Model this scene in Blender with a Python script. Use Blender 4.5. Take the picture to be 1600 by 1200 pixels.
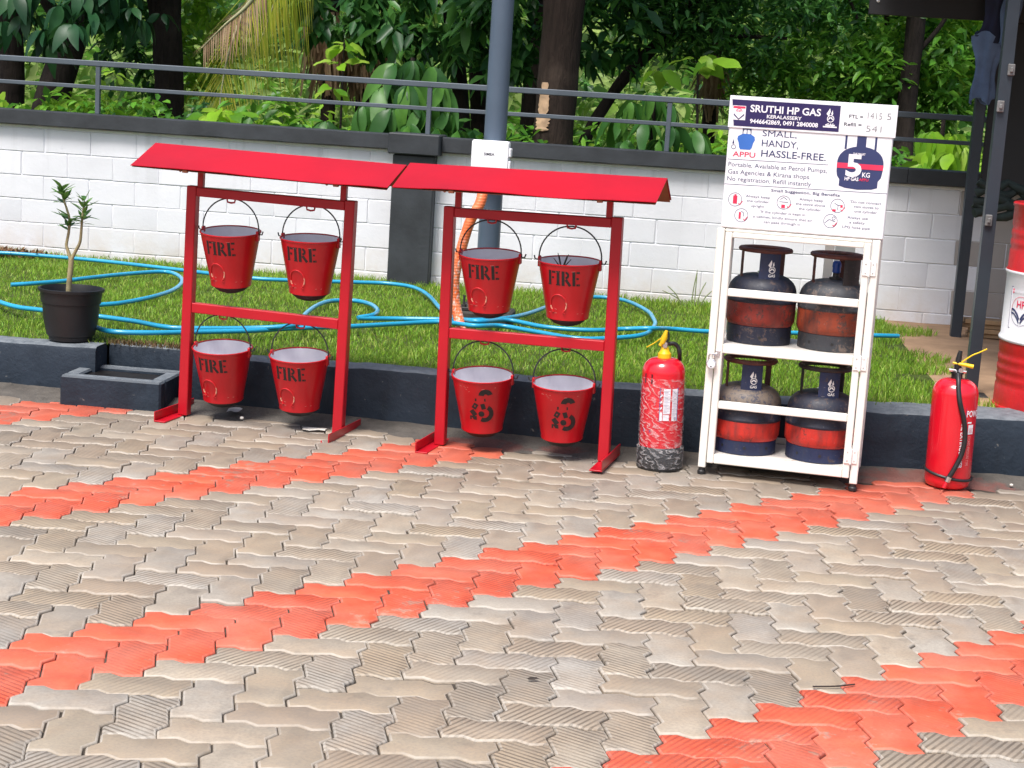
import bpy, math, random
import numpy as np
from mathutils import Vector, Matrix, noise as mnoise
for o in list(bpy.data.objects): bpy.data.objects.remove(o)
scene = bpy.context.scene
COL = scene.collection
PI = math.pi

# ------------------------------------------------------------------ camera, sky, sun, exposure
cd = bpy.data.cameras.new('camera'); cam = bpy.data.objects.new('camera', cd); COL.objects.link(cam)
cd.sensor_width = 36; cd.lens = 59.37; cd.clip_start = .05; cd.clip_end = 400
YAW, PITCH, ROLL = .105, .171, .063
cy_, sy_, cp_, sp_ = math.cos(YAW), math.sin(YAW), math.cos(PITCH), math.sin(PITCH)
fw = Vector((-sy_*cp_, cy_*cp_, -sp_)); rt = Vector((cy_, sy_, 0)); up = rt.cross(fw)
r2 = math.cos(ROLL)*rt + math.sin(ROLL)*up; u2 = -math.sin(ROLL)*rt + math.cos(ROLL)*up
M4 = Matrix((r2, u2, -fw)).transposed().to_4x4(); M4.translation = (0, 0, 1.455)
cam.matrix_world = M4
scene.camera = cam
SUN_EL, SUN_AZ = 62, 205          # high, behind the camera and to the left (azimuth from +Y, clockwise)
w = bpy.data.worlds.new('World'); scene.world = w; w.use_nodes = True
nt = w.node_tree; bg = nt.nodes['Background']
sky = nt.nodes.new('ShaderNodeTexSky'); sky.sky_type = 'NISHITA'; sky.sun_disc = False
sky.sun_elevation = math.radians(SUN_EL); sky.sun_rotation = math.radians(SUN_AZ)
sky.air_density = 1.0; sky.dust_density = 4.0; sky.ozone_density = 1.0
nt.links.new(sky.outputs[0], bg.inputs[0]); bg.inputs[1].default_value = .115
sl = bpy.data.lights.new('sun', 'SUN'); sl.energy = 2.5; sl.angle = math.radians(19); sl.color = (1, .985, .965)
sun = bpy.data.objects.new('sun', sl); COL.objects.link(sun)
az, el = math.radians(SUN_AZ), math.radians(SUN_EL)
sdir = Vector((math.sin(az)*math.cos(el), math.cos(az)*math.cos(el), math.sin(el)))
sun.rotation_euler = (-sdir).to_track_quat('-Z', 'Y').to_euler(); sun.location = sdir*30
scene.view_settings.view_transform = 'Standard'; scene.view_settings.look = 'None'
scene.view_settings.exposure = .80; scene.view_settings.gamma = 1
scene.view_settings.use_curve_mapping = False
scene.render.engine = 'CYCLES'
scene.cycles.max_bounces = 8; scene.cycles.transparent_max_bounces = 12
rng = np.random.default_rng(7); random.seed(7)

# ------------------------------------------------------------------ materials
def nodes(name):
    m = bpy.data.materials.new(name); m.use_nodes = True
    t = m.node_tree; return m, t, t.nodes['Principled BSDF'], t.nodes, t.links
def mixc(t, f, a, b, mode='MIX'):
    n = t.nodes.new('ShaderNodeMix'); n.data_type = 'RGBA'; n.blend_type = mode
    for s, v in ((n.inputs[0], f), (n.inputs[6], a), (n.inputs[7], b)):
        if hasattr(v, 'links') or hasattr(v, 'is_linked'): t.links.new(v, s)
        elif isinstance(v, (int, float)): s.default_value = v
        else: s.default_value = (*v, 1) if len(v) == 3 else v
    return n.outputs[2]
def math_(t, op, a, b=0., c=None):
    n = t.nodes.new('ShaderNodeMath'); n.operation = op
    for s, v in zip(n.inputs, (a, b, c)):
        if v is None: continue
        if hasattr(v, 'is_linked'): t.links.new(v, s)
        else: s.default_value = v
    return n.outputs[0]
def ramp(t, f, lo, hi, a=0., b=1.):
    n = t.nodes.new('ShaderNodeMapRange'); n.clamp = True
    for i, v in enumerate((f, lo, hi, a, b)):
        if hasattr(v, 'is_linked'): t.links.new(v, n.inputs[i])
        else: n.inputs[i].default_value = v
    return n.outputs[0]
def coords(t, kind='Object'):
    n = t.nodes.new('ShaderNodeTexCoord'); return n.outputs[kind]
def position(t): return t.nodes.new('ShaderNodeNewGeometry').outputs['Position']
def mapping(t, v, scale=(1, 1, 1), rot=(0, 0, 0)):
    n = t.nodes.new('ShaderNodeMapping'); t.links.new(v, n.inputs[0]); n.inputs['Scale'].default_value = scale
    n.inputs['Rotation'].default_value = rot; return n.outputs[0]
def noise(t, v, scale, detail=4, rough=.55, dist=0.):
    n = t.nodes.new('ShaderNodeTexNoise'); t.links.new(v, n.inputs['Vector'])
    n.inputs['Scale'].default_value = scale; n.inputs['Detail'].default_value = detail
    n.inputs['Roughness'].default_value = rough; n.inputs['Distortion'].default_value = dist
    return n.outputs['Fac']
def bump(t, b, h, strength=.3, dist=.01):
    n = t.nodes.new('ShaderNodeBump'); n.inputs['Strength'].default_value = strength; n.inputs['Distance'].default_value = dist
    t.links.new(h, n.inputs['Height']); t.links.new(n.outputs[0], b.inputs['Normal']); return n
def sep(t, v):
    n = t.nodes.new('ShaderNodeSeparateXYZ'); t.links.new(v, n.inputs[0]); return n.outputs
def paint(name, base, rough=.45, metal=0., var=.12, scale=6., bstr=.0, bscale=60., chip=None, chip_at=.68, chip_scale=25, coord='Object', spec=.5, coat=0.):
    """painted or plain surface: slight tone variation, optional chips showing another colour, fine relief"""
    m, t, b, N, L = nodes(name)
    v = coords(t, coord) if coord != 'Position' else position(t)
    n1 = noise(t, v, scale, 5)
    dark = tuple(c*(1-var) for c in base); lite = tuple(min(1, c*(1+var)) for c in base)
    c = mixc(t, ramp(t, n1, .3, .7), dark, lite)
    if chip:
        n2 = noise(t, v, chip_scale, 6, .65, .4)
        n3 = noise(t, v, chip_scale*.17, 2)
        f = ramp(t, math_(t, 'ADD', n2, math_(t, 'MULTIPLY', math_(t, 'SUBTRACT', n3, .5), .5)), chip_at, chip_at+.03)
        c = mixc(t, f, c, chip)
        L.new(ramp(t, f, 0, 1, rough, .8), b.inputs['Roughness'])
    else:
        L.new(ramp(t, n1, .25, .75, max(.02, rough-.08), rough+.1), b.inputs['Roughness'])
    L.new(c, b.inputs['Base Color']); b.inputs['Metallic'].default_value = metal
    b.inputs['Specular IOR Level'].default_value = spec
    if coat: b.inputs['Coat Weight'].default_value = coat; b.inputs['Coat Roughness'].default_value = .12
    if bstr: bump(t, b, noise(t, v, bscale, 4), bstr, .004)
    return m

# ------------------------------------------------------------------ mesh helpers
class MB:
    def __init__(s): s.v = []; s.f = []; s.uv = None
    def add(s, vs, fs, M=None):
        o = len(s.v)
        if M is not None: vs = [tuple(M @ Vector(p)) for p in vs]
        s.v += [tuple(p) for p in vs]; s.f += [tuple(i+o for i in f) for f in fs]; return s
    def box(s, lo, hi, c=0., M=None):
        """box between two corners, its edges chamfered by c"""
        lo = Vector(lo); hi = Vector(hi)
        if c <= 0:
            vs = [(x, y, z) for z in (lo.z, hi.z) for y in (lo.y, hi.y) for x in (lo.x, hi.x)]
            fs = [(0, 2, 3, 1), (4, 5, 7, 6), (0, 1, 5, 4), (2, 6, 7, 3), (0, 4, 6, 2), (1, 3, 7, 5)]
            return s.add(vs, fs, M)
        c = min(c, *(d*.49 for d in (hi-lo)))
        idx = {}; vs = []
        for sx in (0, 1):
            for sy in (0, 1):
                for sz in (0, 1):
                    for ax in range(3):
                        p = [hi[i] if (sx, sy, sz)[i] else lo[i] for i in range(3)]
                        for i in range(3):
                            if i != ax: p[i] += -c if (sx, sy, sz)[i] else c
                        idx[(sx, sy, sz, ax)] = len(vs); vs.append(tuple(p))
        fs = []
        for ax in range(3):
            o1, o2 = [(1, 2), (2, 0), (0, 1)][ax]
            for sgn in (0, 1):
                q = []
                for a, b_ in ((0, 0), (1, 0), (1, 1), (0, 1)):
                    k = [0, 0, 0]; k[ax] = sgn; k[o1] = a; k[o2] = b_; q.append(idx[(*k, ax)])
                fs.append(tuple(q if sgn else q[::-1]))
        for ax in range(3):
            o1, o2 = [(1, 2), (2, 0), (0, 1)][ax]
            for a in (0, 1):
                for b_ in (0, 1):
                    q = []
                    for e, face in ((0, o1), (1, o1), (1, o2), (0, o2)):
                        k = [0, 0, 0]; k[ax] = e; k[o1] = a; k[o2] = b_; q.append(idx[(*k, face)])
                    fs.append(tuple(q if (a ^ b_) else q[::-1]))
        for sx in (0, 1):
            for sy in (0, 1):
                for sz in (0, 1):
                    q = [idx[(sx, sy, sz, ax)] for ax in range(3)]
                    fs.append(tuple(q if (sx+sy+sz) % 2 else q[::-1]))
        return s.add(vs, fs, M)
    def tube(s, pts, r, n=8, closed=False, cap=True, M=None, flat=1.):
        pts = [Vector(p) for p in pts]; k = len(pts)
        rs = r if isinstance(r, (list, tuple)) else [r]*k
        vs = []; fs = []; T = []
        for i in range(k):
            a = pts[(i-1) % k] if (closed or i > 0) else pts[i]; b = pts[(i+1) % k] if (closed or i < k-1) else pts[i]
            T.append((b-a).normalized() if (b-a).length > 1e-9 else Vector((0, 0, 1)))
        ref = Vector((0, 0, 1)) if abs(T[0].z) < .9 else Vector((1, 0, 0))
        n1 = (ref - T[0]*ref.dot(T[0])).normalized()
        for i in range(k):
            n1 = n1 - T[i]*n1.dot(T[i])
            if n1.length < 1e-6: n1 = T[i].orthogonal()
            n1.normalize(); n2 = T[i].cross(n1)
            for j in range(n):
                a = 2*PI*j/n; vs.append(tuple(pts[i] + rs[i]*(math.cos(a)*n1*flat + math.sin(a)*n2)))
        for i in range(k if closed else k-1):
            i2 = (i+1) % k
            for j in range(n):
                j2 = (j+1) % n; fs.append((i*n+j, i*n+j2, i2*n+j2, i2*n+j))
        if cap and not closed: fs.append(tuple(range(n-1, -1, -1))); fs.append(tuple((k-1)*n+j for j in range(n)))
        return s.add(vs, fs, M)
    def lathe(s, prof, n=32, M=None, cap0=False, cap1=False, a0=0., a1=2*PI):
        full = abs(a1-a0-2*PI) < 1e-6; m = n if full else n+1
        vs = [(r*math.cos(a0+(a1-a0)*j/n), r*math.sin(a0+(a1-a0)*j/n), z) for (r, z) in prof for j in range(m)]
        fs = []
        for i in range(len(prof)-1):
            for j in range(n):
                j2 = (j+1) % m; fs.append((i*m+j, i*m+j2, (i+1)*m+j2, (i+1)*m+j))
        if cap0: fs.append(tuple(range(m-1, -1, -1)))
        if cap1: fs.append(tuple((len(prof)-1)*m+j for j in range(m)))
        return s.add(vs, fs, M)
    def prism(s, poly, z0, z1, M=None):
        n = len(poly); vs = [(x, y, z0) for x, y in poly]+[(x, y, z1) for x, y in poly]
        fs = [tuple(range(n-1, -1, -1)), tuple(range(n, 2*n))]+[(i, (i+1) % n, n+(i+1) % n, n+i) for i in range(n)]
        return s.add(vs, fs, M)
    def mesh(s, name, mat=None, smooth=None):
        me = bpy.data.meshes.new(name); me.from_pydata(s.v, [], s.f); me.validate()
        if mat: me.materials.append(mat)
        if smooth is not None:
            me.shade_smooth()
            if smooth < 179: me.set_sharp_from_angle(angle=math.radians(smooth))
        return me
    def build(s, name, mat, parent=None, smooth=None, loc=None, kind=None):
        return link(name, s.mesh(name, mat, smooth), parent, loc, kind)
def link(name, me, parent=None, loc=None, kind=None):
    o = bpy.data.objects.new(name, me); COL.objects.link(o)
    if parent: o.parent = parent
    if loc is not None: o.location = loc
    if kind: o['kind'] = kind
    return o
def tag(o, label, cat, group=None, kind=None):
    o['label'] = label; o['category'] = cat
    if group: o['group'] = group
    if kind: o['kind'] = kind
    return o
def thing(name, label, cat, loc=(0, 0, 0), rz=0., group=None, rx=0., ry=0.):
    o = bpy.data.objects.new(name, None); o.empty_display_size = .1; COL.objects.link(o)
    o.location = loc; o.rotation_euler = (rx, ry, rz); return tag(o, label, cat, group)
def kids(o): return [c for c in bpy.data.objects if c.parent == o]
def dup(root):
    r = root.copy(); COL.objects.link(r)
    for ch in kids(root):
        c = ch.copy(); COL.objects.link(c); c.parent = r
        for g in kids(ch): d = g.copy(); COL.objects.link(d); d.parent = c
    return r
def smooth_path(pts, k=6, closed=False):
    P = [Vector(p) for p in pts]; n = len(P); out = []
    for i in range(n if closed else n-1):
        g = (lambda j: P[j % n]) if closed else (lambda j: P[max(0, min(n-1, j))])
        p0, p1, p2, p3 = g(i-1), g(i), g(i+1), g(i+2)
        for q in range(k):
            t = q/k; out.append(.5*((2*p1)+(p2-p0)*t+(2*p0-5*p1+4*p2-p3)*t*t+(3*p1-p0-3*p2+p3)*t**3))
    if not closed: out.append(P[-1])
    return out
_tc = {}
def text_geo(s, bold=0.):
    """flat letter shapes of a line of text: vertices (x, y) and faces"""
    key = (s, bold)
    if key in _tc: return _tc[key]
    cu = bpy.data.curves.new('t', 'FONT'); cu.body = s; cu.size = 1; cu.resolution_u = 3; cu.offset = bold
    ob = bpy.data.objects.new('t', cu)
    me = bpy.data.meshes.new_from_object(ob)
    vs = [(v.co.x, v.co.y) for v in me.vertices]; fs = [tuple(p.vertices) for p in me.polygons]
    bpy.data.objects.remove(ob); bpy.data.curves.remove(cu); bpy.data.meshes.remove(me)
    _tc[key] = (vs, fs); return vs, fs
_capv, _ = text_geo('H'); CAP = max(v[1] for v in _capv)
def text2d(s, x0, x1, y0, h, bold=0.):
    """letters fitted between x0 and x1, standing on y0, capitals h tall"""
    vs, fs = text_geo(s, bold); a = min(v[0] for v in vs); b = max(v[0] for v in vs)
    return [(x0+(x-a)/(b-a)*(x1-x0), y0+y/CAP*h) for x, y in vs], fs
class Flat(MB):
    """flat print gathered in a plane (x, z), facing -Y"""
    def put(s, vs, fs, y=0.): return s.add([(p[0], y, p[1]) for p in vs], fs)
    def text(s, str_, x0, x1, y0, h, bold=0., y=0.): return s.put(*text2d(str_, x0, x1, y0, h, bold), y=y)
    def poly(s, pts, y=0.): return s.put(pts, [tuple(range(len(pts)))], y)
    def rect(s, x0, x1, z0, z1, y=0.): return s.poly([(x0, z0), (x1, z0), (x1, z1), (x0, z1)], y)
    def ring(s, cx, cz, r, wd, n=28, y=0., a0=0., a1=2*PI):
        vs = []; fs = []
        for j in range(n+1):
            a = a0+(a1-a0)*j/n
            vs += [(cx+(r-wd)*math.cos(a), cz+(r-wd)*math.sin(a)), (cx+r*math.cos(a), cz+r*math.sin(a))]
        fs = [(2*j, 2*j+1, 2*j+3, 2*j+2) for j in range(n)]
        return s.put(vs, fs, y)
    def line(s, pts, wd, y=0.):
        for (a, b) in zip(pts[:-1], pts[1:]):
            d = Vector((b[0]-a[0], b[1]-a[1])); L = d.length or 1; nx, nz = -d.y/L*wd/2, d.x/L*wd/2
            s.poly([(a[0]+nx, a[1]+nz), (a[0]-nx, a[1]-nz), (b[0]-nx, b[1]-nz), (b[0]+nx, b[1]+nz)], y)
        return s
    def disc(s, cx, cz, r, n=20, y=0.): return s.poly([(cx+r*math.cos(2*PI*j/n), cz+r*math.sin(2*PI*j/n)) for j in range(n)], y)
    def wrap(s, radius):
        """bend the print round an upright cylinder (or cone: radius(z)) about the Z axis, x being arc length"""
        R = radius if callable(radius) else (lambda z: radius)
        s.v = [(math.sin(x/R(z))*(R(z)+y), -math.cos(x/R(z))*(R(z)+y), z) for x, y, z in s.v]; return s

# ------------------------------------------------------------------ setting: ground and paving
W = .125                       # paver module: each stone is 2 x 1 modules, laid in herringbone
LA, OX, OY = .076, -1.561, 3.664
cL, sL = math.cos(LA), math.sin(LA)
def lattice(cx, cy):
    dx, dy = (cx-3.5)*W, (cy-1)*W
    return OX+cL*dx-sL*dy, OY+sL*dx+cL*dy
def paver_mat(name, red):
    m, t, b, N, L = nodes(name)
    uvn = N.new('ShaderNodeUVMap'); uvn.uv_map = 'UVMap'; uv = uvn.outputs[0]
    at = N.new('ShaderNodeAttribute'); at.attribute_name = 'tint'
    oi = N.new('ShaderNodeObjectInfo')
    rnd = math_(t, 'FRACT', math_(t, 'ADD', at.outputs['Fac'], oi.outputs['Random']))
    rnd2 = math_(t, 'FRACT', math_(t, 'MULTIPLY', rnd, 7.31))
    pos = position(t)
    mid = noise(t, pos, 9, 6, .65); fine = noise(t, pos, 120, 4, .7)
    cr = N.new('ShaderNodeValToRGB'); L.new(rnd, cr.inputs[0])
    e = cr.color_ramp.elements
    e[0].position = 0; e[0].color = (.335, .275, .195, 1); e[1].position = 1; e[1].color = (.40, .36, .30, 1)
    for p, c in ((.12, (.37, .28, .18)), (.25, (.26, .215, .165)), (.36, (.42, .39, .345)), (.48, (.335, .275, .205)), (.6, (.44, .37, .28)), (.72, (.27, .20, .14)), (.82, (.35, .265, .185)), (.9, (.33, .30, .265))):
        q = e.new(p); q.color = (*c, 1)
    conc = mixc(t, ramp(t, mid, .3, .72), mixc(t, .42, cr.outputs[0], (.20, .165, .13)), cr.outputs[0])
    conc = mixc(t, ramp(t, noise(t, pos, 5.5, 3, .6), .42, .68, 0, .5), conc, (.36, .25, .155))
    conc = mixc(t, ramp(t, fine, .42, .66, 0, .42), conc, (.16, .14, .12))
    conc = mixc(t, .16, conc, (.37, .325, .265))
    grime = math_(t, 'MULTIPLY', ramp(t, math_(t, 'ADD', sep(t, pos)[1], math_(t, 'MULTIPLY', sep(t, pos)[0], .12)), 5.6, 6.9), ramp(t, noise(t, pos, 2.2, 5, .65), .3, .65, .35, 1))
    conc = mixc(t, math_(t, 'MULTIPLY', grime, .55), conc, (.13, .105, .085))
    tyre = math_(t, 'MULTIPLY', ramp(t, noise(t, mapping(t, pos, (.22, 2.4, 1), (0, 0, .35)), 1.6, 5, .6), .52, .68), ramp(t, noise(t, pos, 3, 4), .35, .6))
    conc = mixc(t, math_(t, 'MULTIPLY', tyre, .28), conc, (.12, .105, .095))
    conc = mixc(t, math_(t, 'MULTIPLY', ramp(t, noise(t, pos, 2.7, 2, .4), .735, .765), .7), conc, (.055, .048, .042))
    # grooves pressed into the face, filled with dust
    mp = mapping(t, uv, rot=(0, 0, math.radians(33)))
    wv = N.new('ShaderNodeTexWave'); wv.bands_direction = 'X'; wv.inputs['Scale'].default_value = 19.5; wv.inputs['Distortion'].default_value = .25
    wv.inputs['Detail'].default_value = 1; wv.inputs['Detail Scale'].default_value = 1.5
    L.new(mp, wv.inputs[0])
    on = ramp(t, rnd2, .42, .75, .04, 1)
    on = math_(t, 'MULTIPLY', on, ramp(t, noise(t, pos, 7, 3), .3, .6, .35, 1))
    gro = math_(t, 'MULTIPLY', ramp(t, wv.outputs['Fac'], .15, .5, 1, 0), on)
    conc = mixc(t, math_(t, 'MULTIPLY', gro, .78), conc, (.105, .08, .055))
    if red:
        paintc = mixc(t, ramp(t, mid, .3, .7), (.55, .068, .026), (.63, .118, .052))
        paintc = mixc(t, math_(t, 'MULTIPLY', gro, .7), paintc, (.30, .03, .018))
        wear = math_(t, 'ADD', noise(t, pos, 22, 6, .7), math_(t, 'MULTIPLY', math_(t, 'SUBTRACT', noise(t, pos, 2.2, 2), .5), .7))
        col = mixc(t, ramp(t, wear, .63, .72, 0, .65), mixc(t, ramp(t, rnd, 0, 1, 0, .30), paintc, mixc(t, rnd2, (.62, .19, .10), (.44, .07, .035))), conc)
        col = mixc(t, ramp(t, noise(t, pos, 3.1, 5, .6), .42, .72, 0, .38), col, (.42, .24, .18))
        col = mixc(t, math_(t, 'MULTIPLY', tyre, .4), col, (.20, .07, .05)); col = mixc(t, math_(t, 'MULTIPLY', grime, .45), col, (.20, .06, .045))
        col = mixc(t, ramp(t, fine, .45, .7, 0, .3), col, (.30, .05, .03))
    else:
        col = mixc(t, ramp(t, noise(t, pos, 4.3, 5, .7), .60, .72, 0, .5), conc, (.12, .105, .09))
    gn = N.new('ShaderNodeNewGeometry'); nzz = sep(t, gn.outputs['True Normal'])[2]
    edge = math_(t, 'MULTIPLY', ramp(t, nzz, .97, .88), ramp(t, nzz, .25, .45))  # pale chamfers: worn edges plus sky highlights put into the colour
    col = mixc(t, math_(t, 'MULTIPLY', edge, ramp(t, mid, .35, .65, .0, .6)), col, (.70, .22, .16) if red else (.50, .46, .40))
    L.new(col, b.inputs['Base Color'])
    L.new(ramp(t, mid, .3, .7, .5, .78), b.inputs['Roughness']); b.inputs['Specular IOR Level'].default_value = .45
    h = math_(t, 'ADD', math_(t, 'MULTIPLY', gro, -1.), math_(t, 'MULTIPLY', fine, .35))
    h = math_(t, 'ADD', h, math_(t, 'MULTIPLY', mid, .5))
    bump(t, b, h, .45, .003)
    return m
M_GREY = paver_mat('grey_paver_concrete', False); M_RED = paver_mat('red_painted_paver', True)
def g_(t, a=.085):
    if t < .37: return a*t/.37
    if t > .63: return -a*(1-t)/.37
    return a*(1-2*(t-.37)/.26)
def paver_outline():
    P = []
    cor = [(0, 0), (1, 0), (2, 0), (2, 1), (1, 1), (0, 1)]
    for i, (x0, y0) in enumerate(cor):
        x1, y1 = cor[(i+1) % 6]
        for t in (0., .37, .63):
            x, y = x0+(x1-x0)*t, y0+(y1-y0)*t
            if t == 0 and i in (1, 4): continue
            if t:
                tt = t if (x1 > x0 or y1 > y0) else 1-t
                if y0 == y1: y += g_(tt)
                else: x -= g_(tt)
            P.append(((x-1)*W, (y-.5)*W))
    return P
def inset(P, d):
    n = len(P); out = []
    for i in range(n):
        a, b, c = Vector(P[i-1]), Vector(P[i]), Vector(P[(i+1) % n])
        n1 = Vector((-(b-a).y, (b-a).x)).normalized(); n2 = Vector((-(c-b).y, (c-b).x)).normalized()
        m = (n1+n2); m = m/max(.35, m.dot(n1))if m.length > 1e-6 else n1
        out.append(tuple(b+m*d))
    return out
PO = paver_outline()
def paver_geo():
    rings = [(inset(PO, .0024), -.03), (inset(PO, .0017), -.0055), (inset(PO, .0032), -.0026), (inset(PO, .0072), 0.)]
    n = len(PO); vs = [(x, y, z) for R, z in rings for x, y in R]; fs = []
    for k in range(3):
        for i in range(n): fs.append((k*n+i, k*n+(i+1) % n, (k+1)*n+(i+1) % n, (k+1)*n+i))
    fs.append(tuple(3*n+i for i in range(n)))
    return np.array(vs), fs
PV, PF = paver_geo()
def flat_mesh(name, V, F, mat, uv=None, tint=None):
    me = bpy.data.meshes.new(name); me.from_pydata([tuple(p) for p in V], [], F); me.materials.append(mat)
    if uv is not None:
        l = me.uv_layers.new(name='UVMap'); vi = np.empty(len(me.loops), int); me.loops.foreach_get('vertex_index', vi)
        l.data.foreach_set('uv', np.asarray(uv, float)[vi].ravel())
    if tint is not None:
        a = me.attributes.new('tint', 'FLOAT', 'POINT'); a.data.foreach_set('value', np.asarray(tint, float))
    return me
me_grey = flat_mesh('grey_paver', PV, PF, M_GREY, PV[:, :2]); me_red = flat_mesh('red_paver', PV, PF, M_RED, PV[:, :2])
for m_ in (me_grey, me_red): m_.shade_smooth(); m_.set_sharp_from_angle(angle=math.radians(50))
M_SAND = paint('joint_sand', (.065, .055, .045), .95, var=.4, scale=30, coord='Position', spec=.1)
mb = MB(); mb.box((-9, -5, -.3), (7, 7.0, -.009)); paving = mb.build('paving', M_SAND, kind='structure')
def inview(x, y):
    d = Vector((x, y, -1.455)); z = d.dot(fw)
    if z <= 0: return None
    return 800+2638.6*d.dot(r2)/z, 600-2638.6*d.dot(u2)/z
def kerb_front(x):
    xs = (-6, -3.07, -1.45, -.3, .77, 1.5, 6); ys = (7.3, 7.188, 7.085, 6.925, 6.955, 7.02, 7.3)
    return float(np.interp(x, xs, ys))
stones = []
for cx in range(-34, 62):
    for cy in range(-22, 40):
        k = (cx-cy) % 4
        if k not in (0, 3): continue
        red = ((cx-cy)//4) % 4 == 0
        horiz = k == 0
        x, y = lattice(cx+1, cy+.5) if horiz else lattice(cx+.5, cy+1)
        if not (-5.2 < x < 3.6 and 1.6 < y < kerb_front(x)-(.10 if horiz else .13)): continue
        p = inview(x, y); vis = p is not None and -60 < p[0] < 1660 and p[1] < 1260
        stones.append((math.hypot(x, y) if vis else 1e3+math.hypot(x, y), x, y, horiz, red, vis))
stones.sort()
cnt = {True: 0, False: 0}; rest = []
for d, x, y, horiz, red, vis in stones:
    z = rng.normal(0, .0018); tx, ty, tz = rng.normal(0, .006), rng.normal(0, .006), rng.normal(0, .012)
    rz = LA+(0 if horiz else PI/2)+tz+(PI if rng.random() < .5 else 0)
    if vis and cnt[red] < 295:
        cnt[red] += 1
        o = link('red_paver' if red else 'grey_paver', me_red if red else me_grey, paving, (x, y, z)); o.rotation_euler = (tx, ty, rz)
    else: rest.append((x, y, z, tx, ty, rz, red))
for red in (False, True):
    R = [r for r in rest if r[6] == red]
    V = []; F = []; T = []; n = len(PV)
    for q, (x, y, z, tx, ty, rz, _) in enumerate(R):
        m3 = np.array(Matrix.Rotation(rz, 3, 'Z') @ Matrix.Rotation(ty, 3, 'Y') @ Matrix.Rotation(tx, 3, 'X'))
        V.append(PV @ m3.T+np.array((x, y, z))); F += [tuple(i+q*n for i in f) for f in PF]; T += [rng.random()]*n
    if R:
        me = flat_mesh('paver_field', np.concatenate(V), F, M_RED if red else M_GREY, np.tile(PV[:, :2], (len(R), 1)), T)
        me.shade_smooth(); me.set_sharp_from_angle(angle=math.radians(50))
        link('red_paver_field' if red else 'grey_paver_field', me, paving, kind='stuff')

# dirt and cement skim along the foot of the kerb
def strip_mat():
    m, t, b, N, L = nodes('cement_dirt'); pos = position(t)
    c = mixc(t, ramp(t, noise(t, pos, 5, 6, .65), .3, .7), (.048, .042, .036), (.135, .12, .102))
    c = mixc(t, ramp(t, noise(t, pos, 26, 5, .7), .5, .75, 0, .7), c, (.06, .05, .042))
    # red paint slopped on the skim where the painted bands run out
    s = sep(t, pos)
    def blob(x, y, rx, ry):
        dx = math_(t, 'DIVIDE', math_(t, 'SUBTRACT', s[0], x), rx); dy = math_(t, 'DIVIDE', math_(t, 'SUBTRACT', s[1], y), ry)
        return math_(t, 'SUBTRACT', 1, math_(t, 'ADD', math_(t, 'MULTIPLY', dx, dx), math_(t, 'MULTIPLY', dy, dy)))
    f = math_(t, 'MAXIMUM', blob(-.86, 6.82, .24, .13), blob(-.5, 6.84, .11, .07))
    f = math_(t, 'MAXIMUM', f, blob(1.0, 6.84, .42, .15))
    f = math_(t, 'ADD', f, math_(t, 'MULTIPLY', math_(t, 'SUBTRACT', noise(t, pos, 14, 5, .7), .5), 2.4))
    c = mixc(t, ramp(t, f, .2, .7, 0, .5), c, (.22, .045, .032))
    L.new(c, b.inputs['Base Color']); b.inputs['Roughness'].default_value = .9
    bump(t, b, noise(t, pos, 35, 6, .7), .8, .012); return m
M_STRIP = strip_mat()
xs = np.linspace(-5.5, 4, 240); V = []; F = []
for i, x in enumerate(xs):
    k = kerb_front(x); nv = Vector((x*3.1, 0, 3)); e = .05*mnoise.noise(nv)+.035*mnoise.noise(nv*4.3)+.015*mnoise.noise(nv*13)
    for j, (dy, z) in enumerate(((.02, .030), (-.03, .020), (-.08+e*.4, .011), (-.15+e, .0045), (-.20+e*1.4, -.008))):
        V.append((x, k+dy, z+.006*mnoise.noise(Vector((x*9, j*2.3, 1)))*(1 if j < 3 else .3)))
for i in range(len(xs)-1):
    for j in range(4): F.append((i*5+j, i*5+j+1, i*5+j+6, i*5+j+5))
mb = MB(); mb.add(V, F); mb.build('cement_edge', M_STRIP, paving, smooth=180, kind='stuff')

# ground behind the boundary wall and under everything
M_SOIL = paint('forest_soil', (.05, .037, .022), .95, var=.5, scale=2.5, bstr=.6, bscale=9, coord='Position', spec=.1)
mb = MB(); V = []; F = []
gx = np.linspace(-45, 45, 46); gy = np.linspace(10.55, 90, 30)
for y in gy:
    for x in gx: V.append((x, y, .05+.12*mnoise.noise(Vector((x*.4, y*.4, 0)))))
for j in range(len(gy)-1):
    for i in range(len(gx)-1): a = j*len(gx)+i; F.append((a, a+1, a+1+len(gx), a+len(gx)))
mb.add(V, F); mb.build('forest_ground', M_SOIL, smooth=180, kind='structure')
mb = MB(); mb.add([(-120, -120, -.32), (120, -120, -.32), (120, 160, -.32), (-120, 160, -.32)], [(0, 1, 2, 3)])
M_EARTH = paint('earth', (.16, .13, .10), .95, var=.3, scale=.4, coord='Position', spec=.1)
mb.build('ground', M_EARTH, kind='structure')

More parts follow.
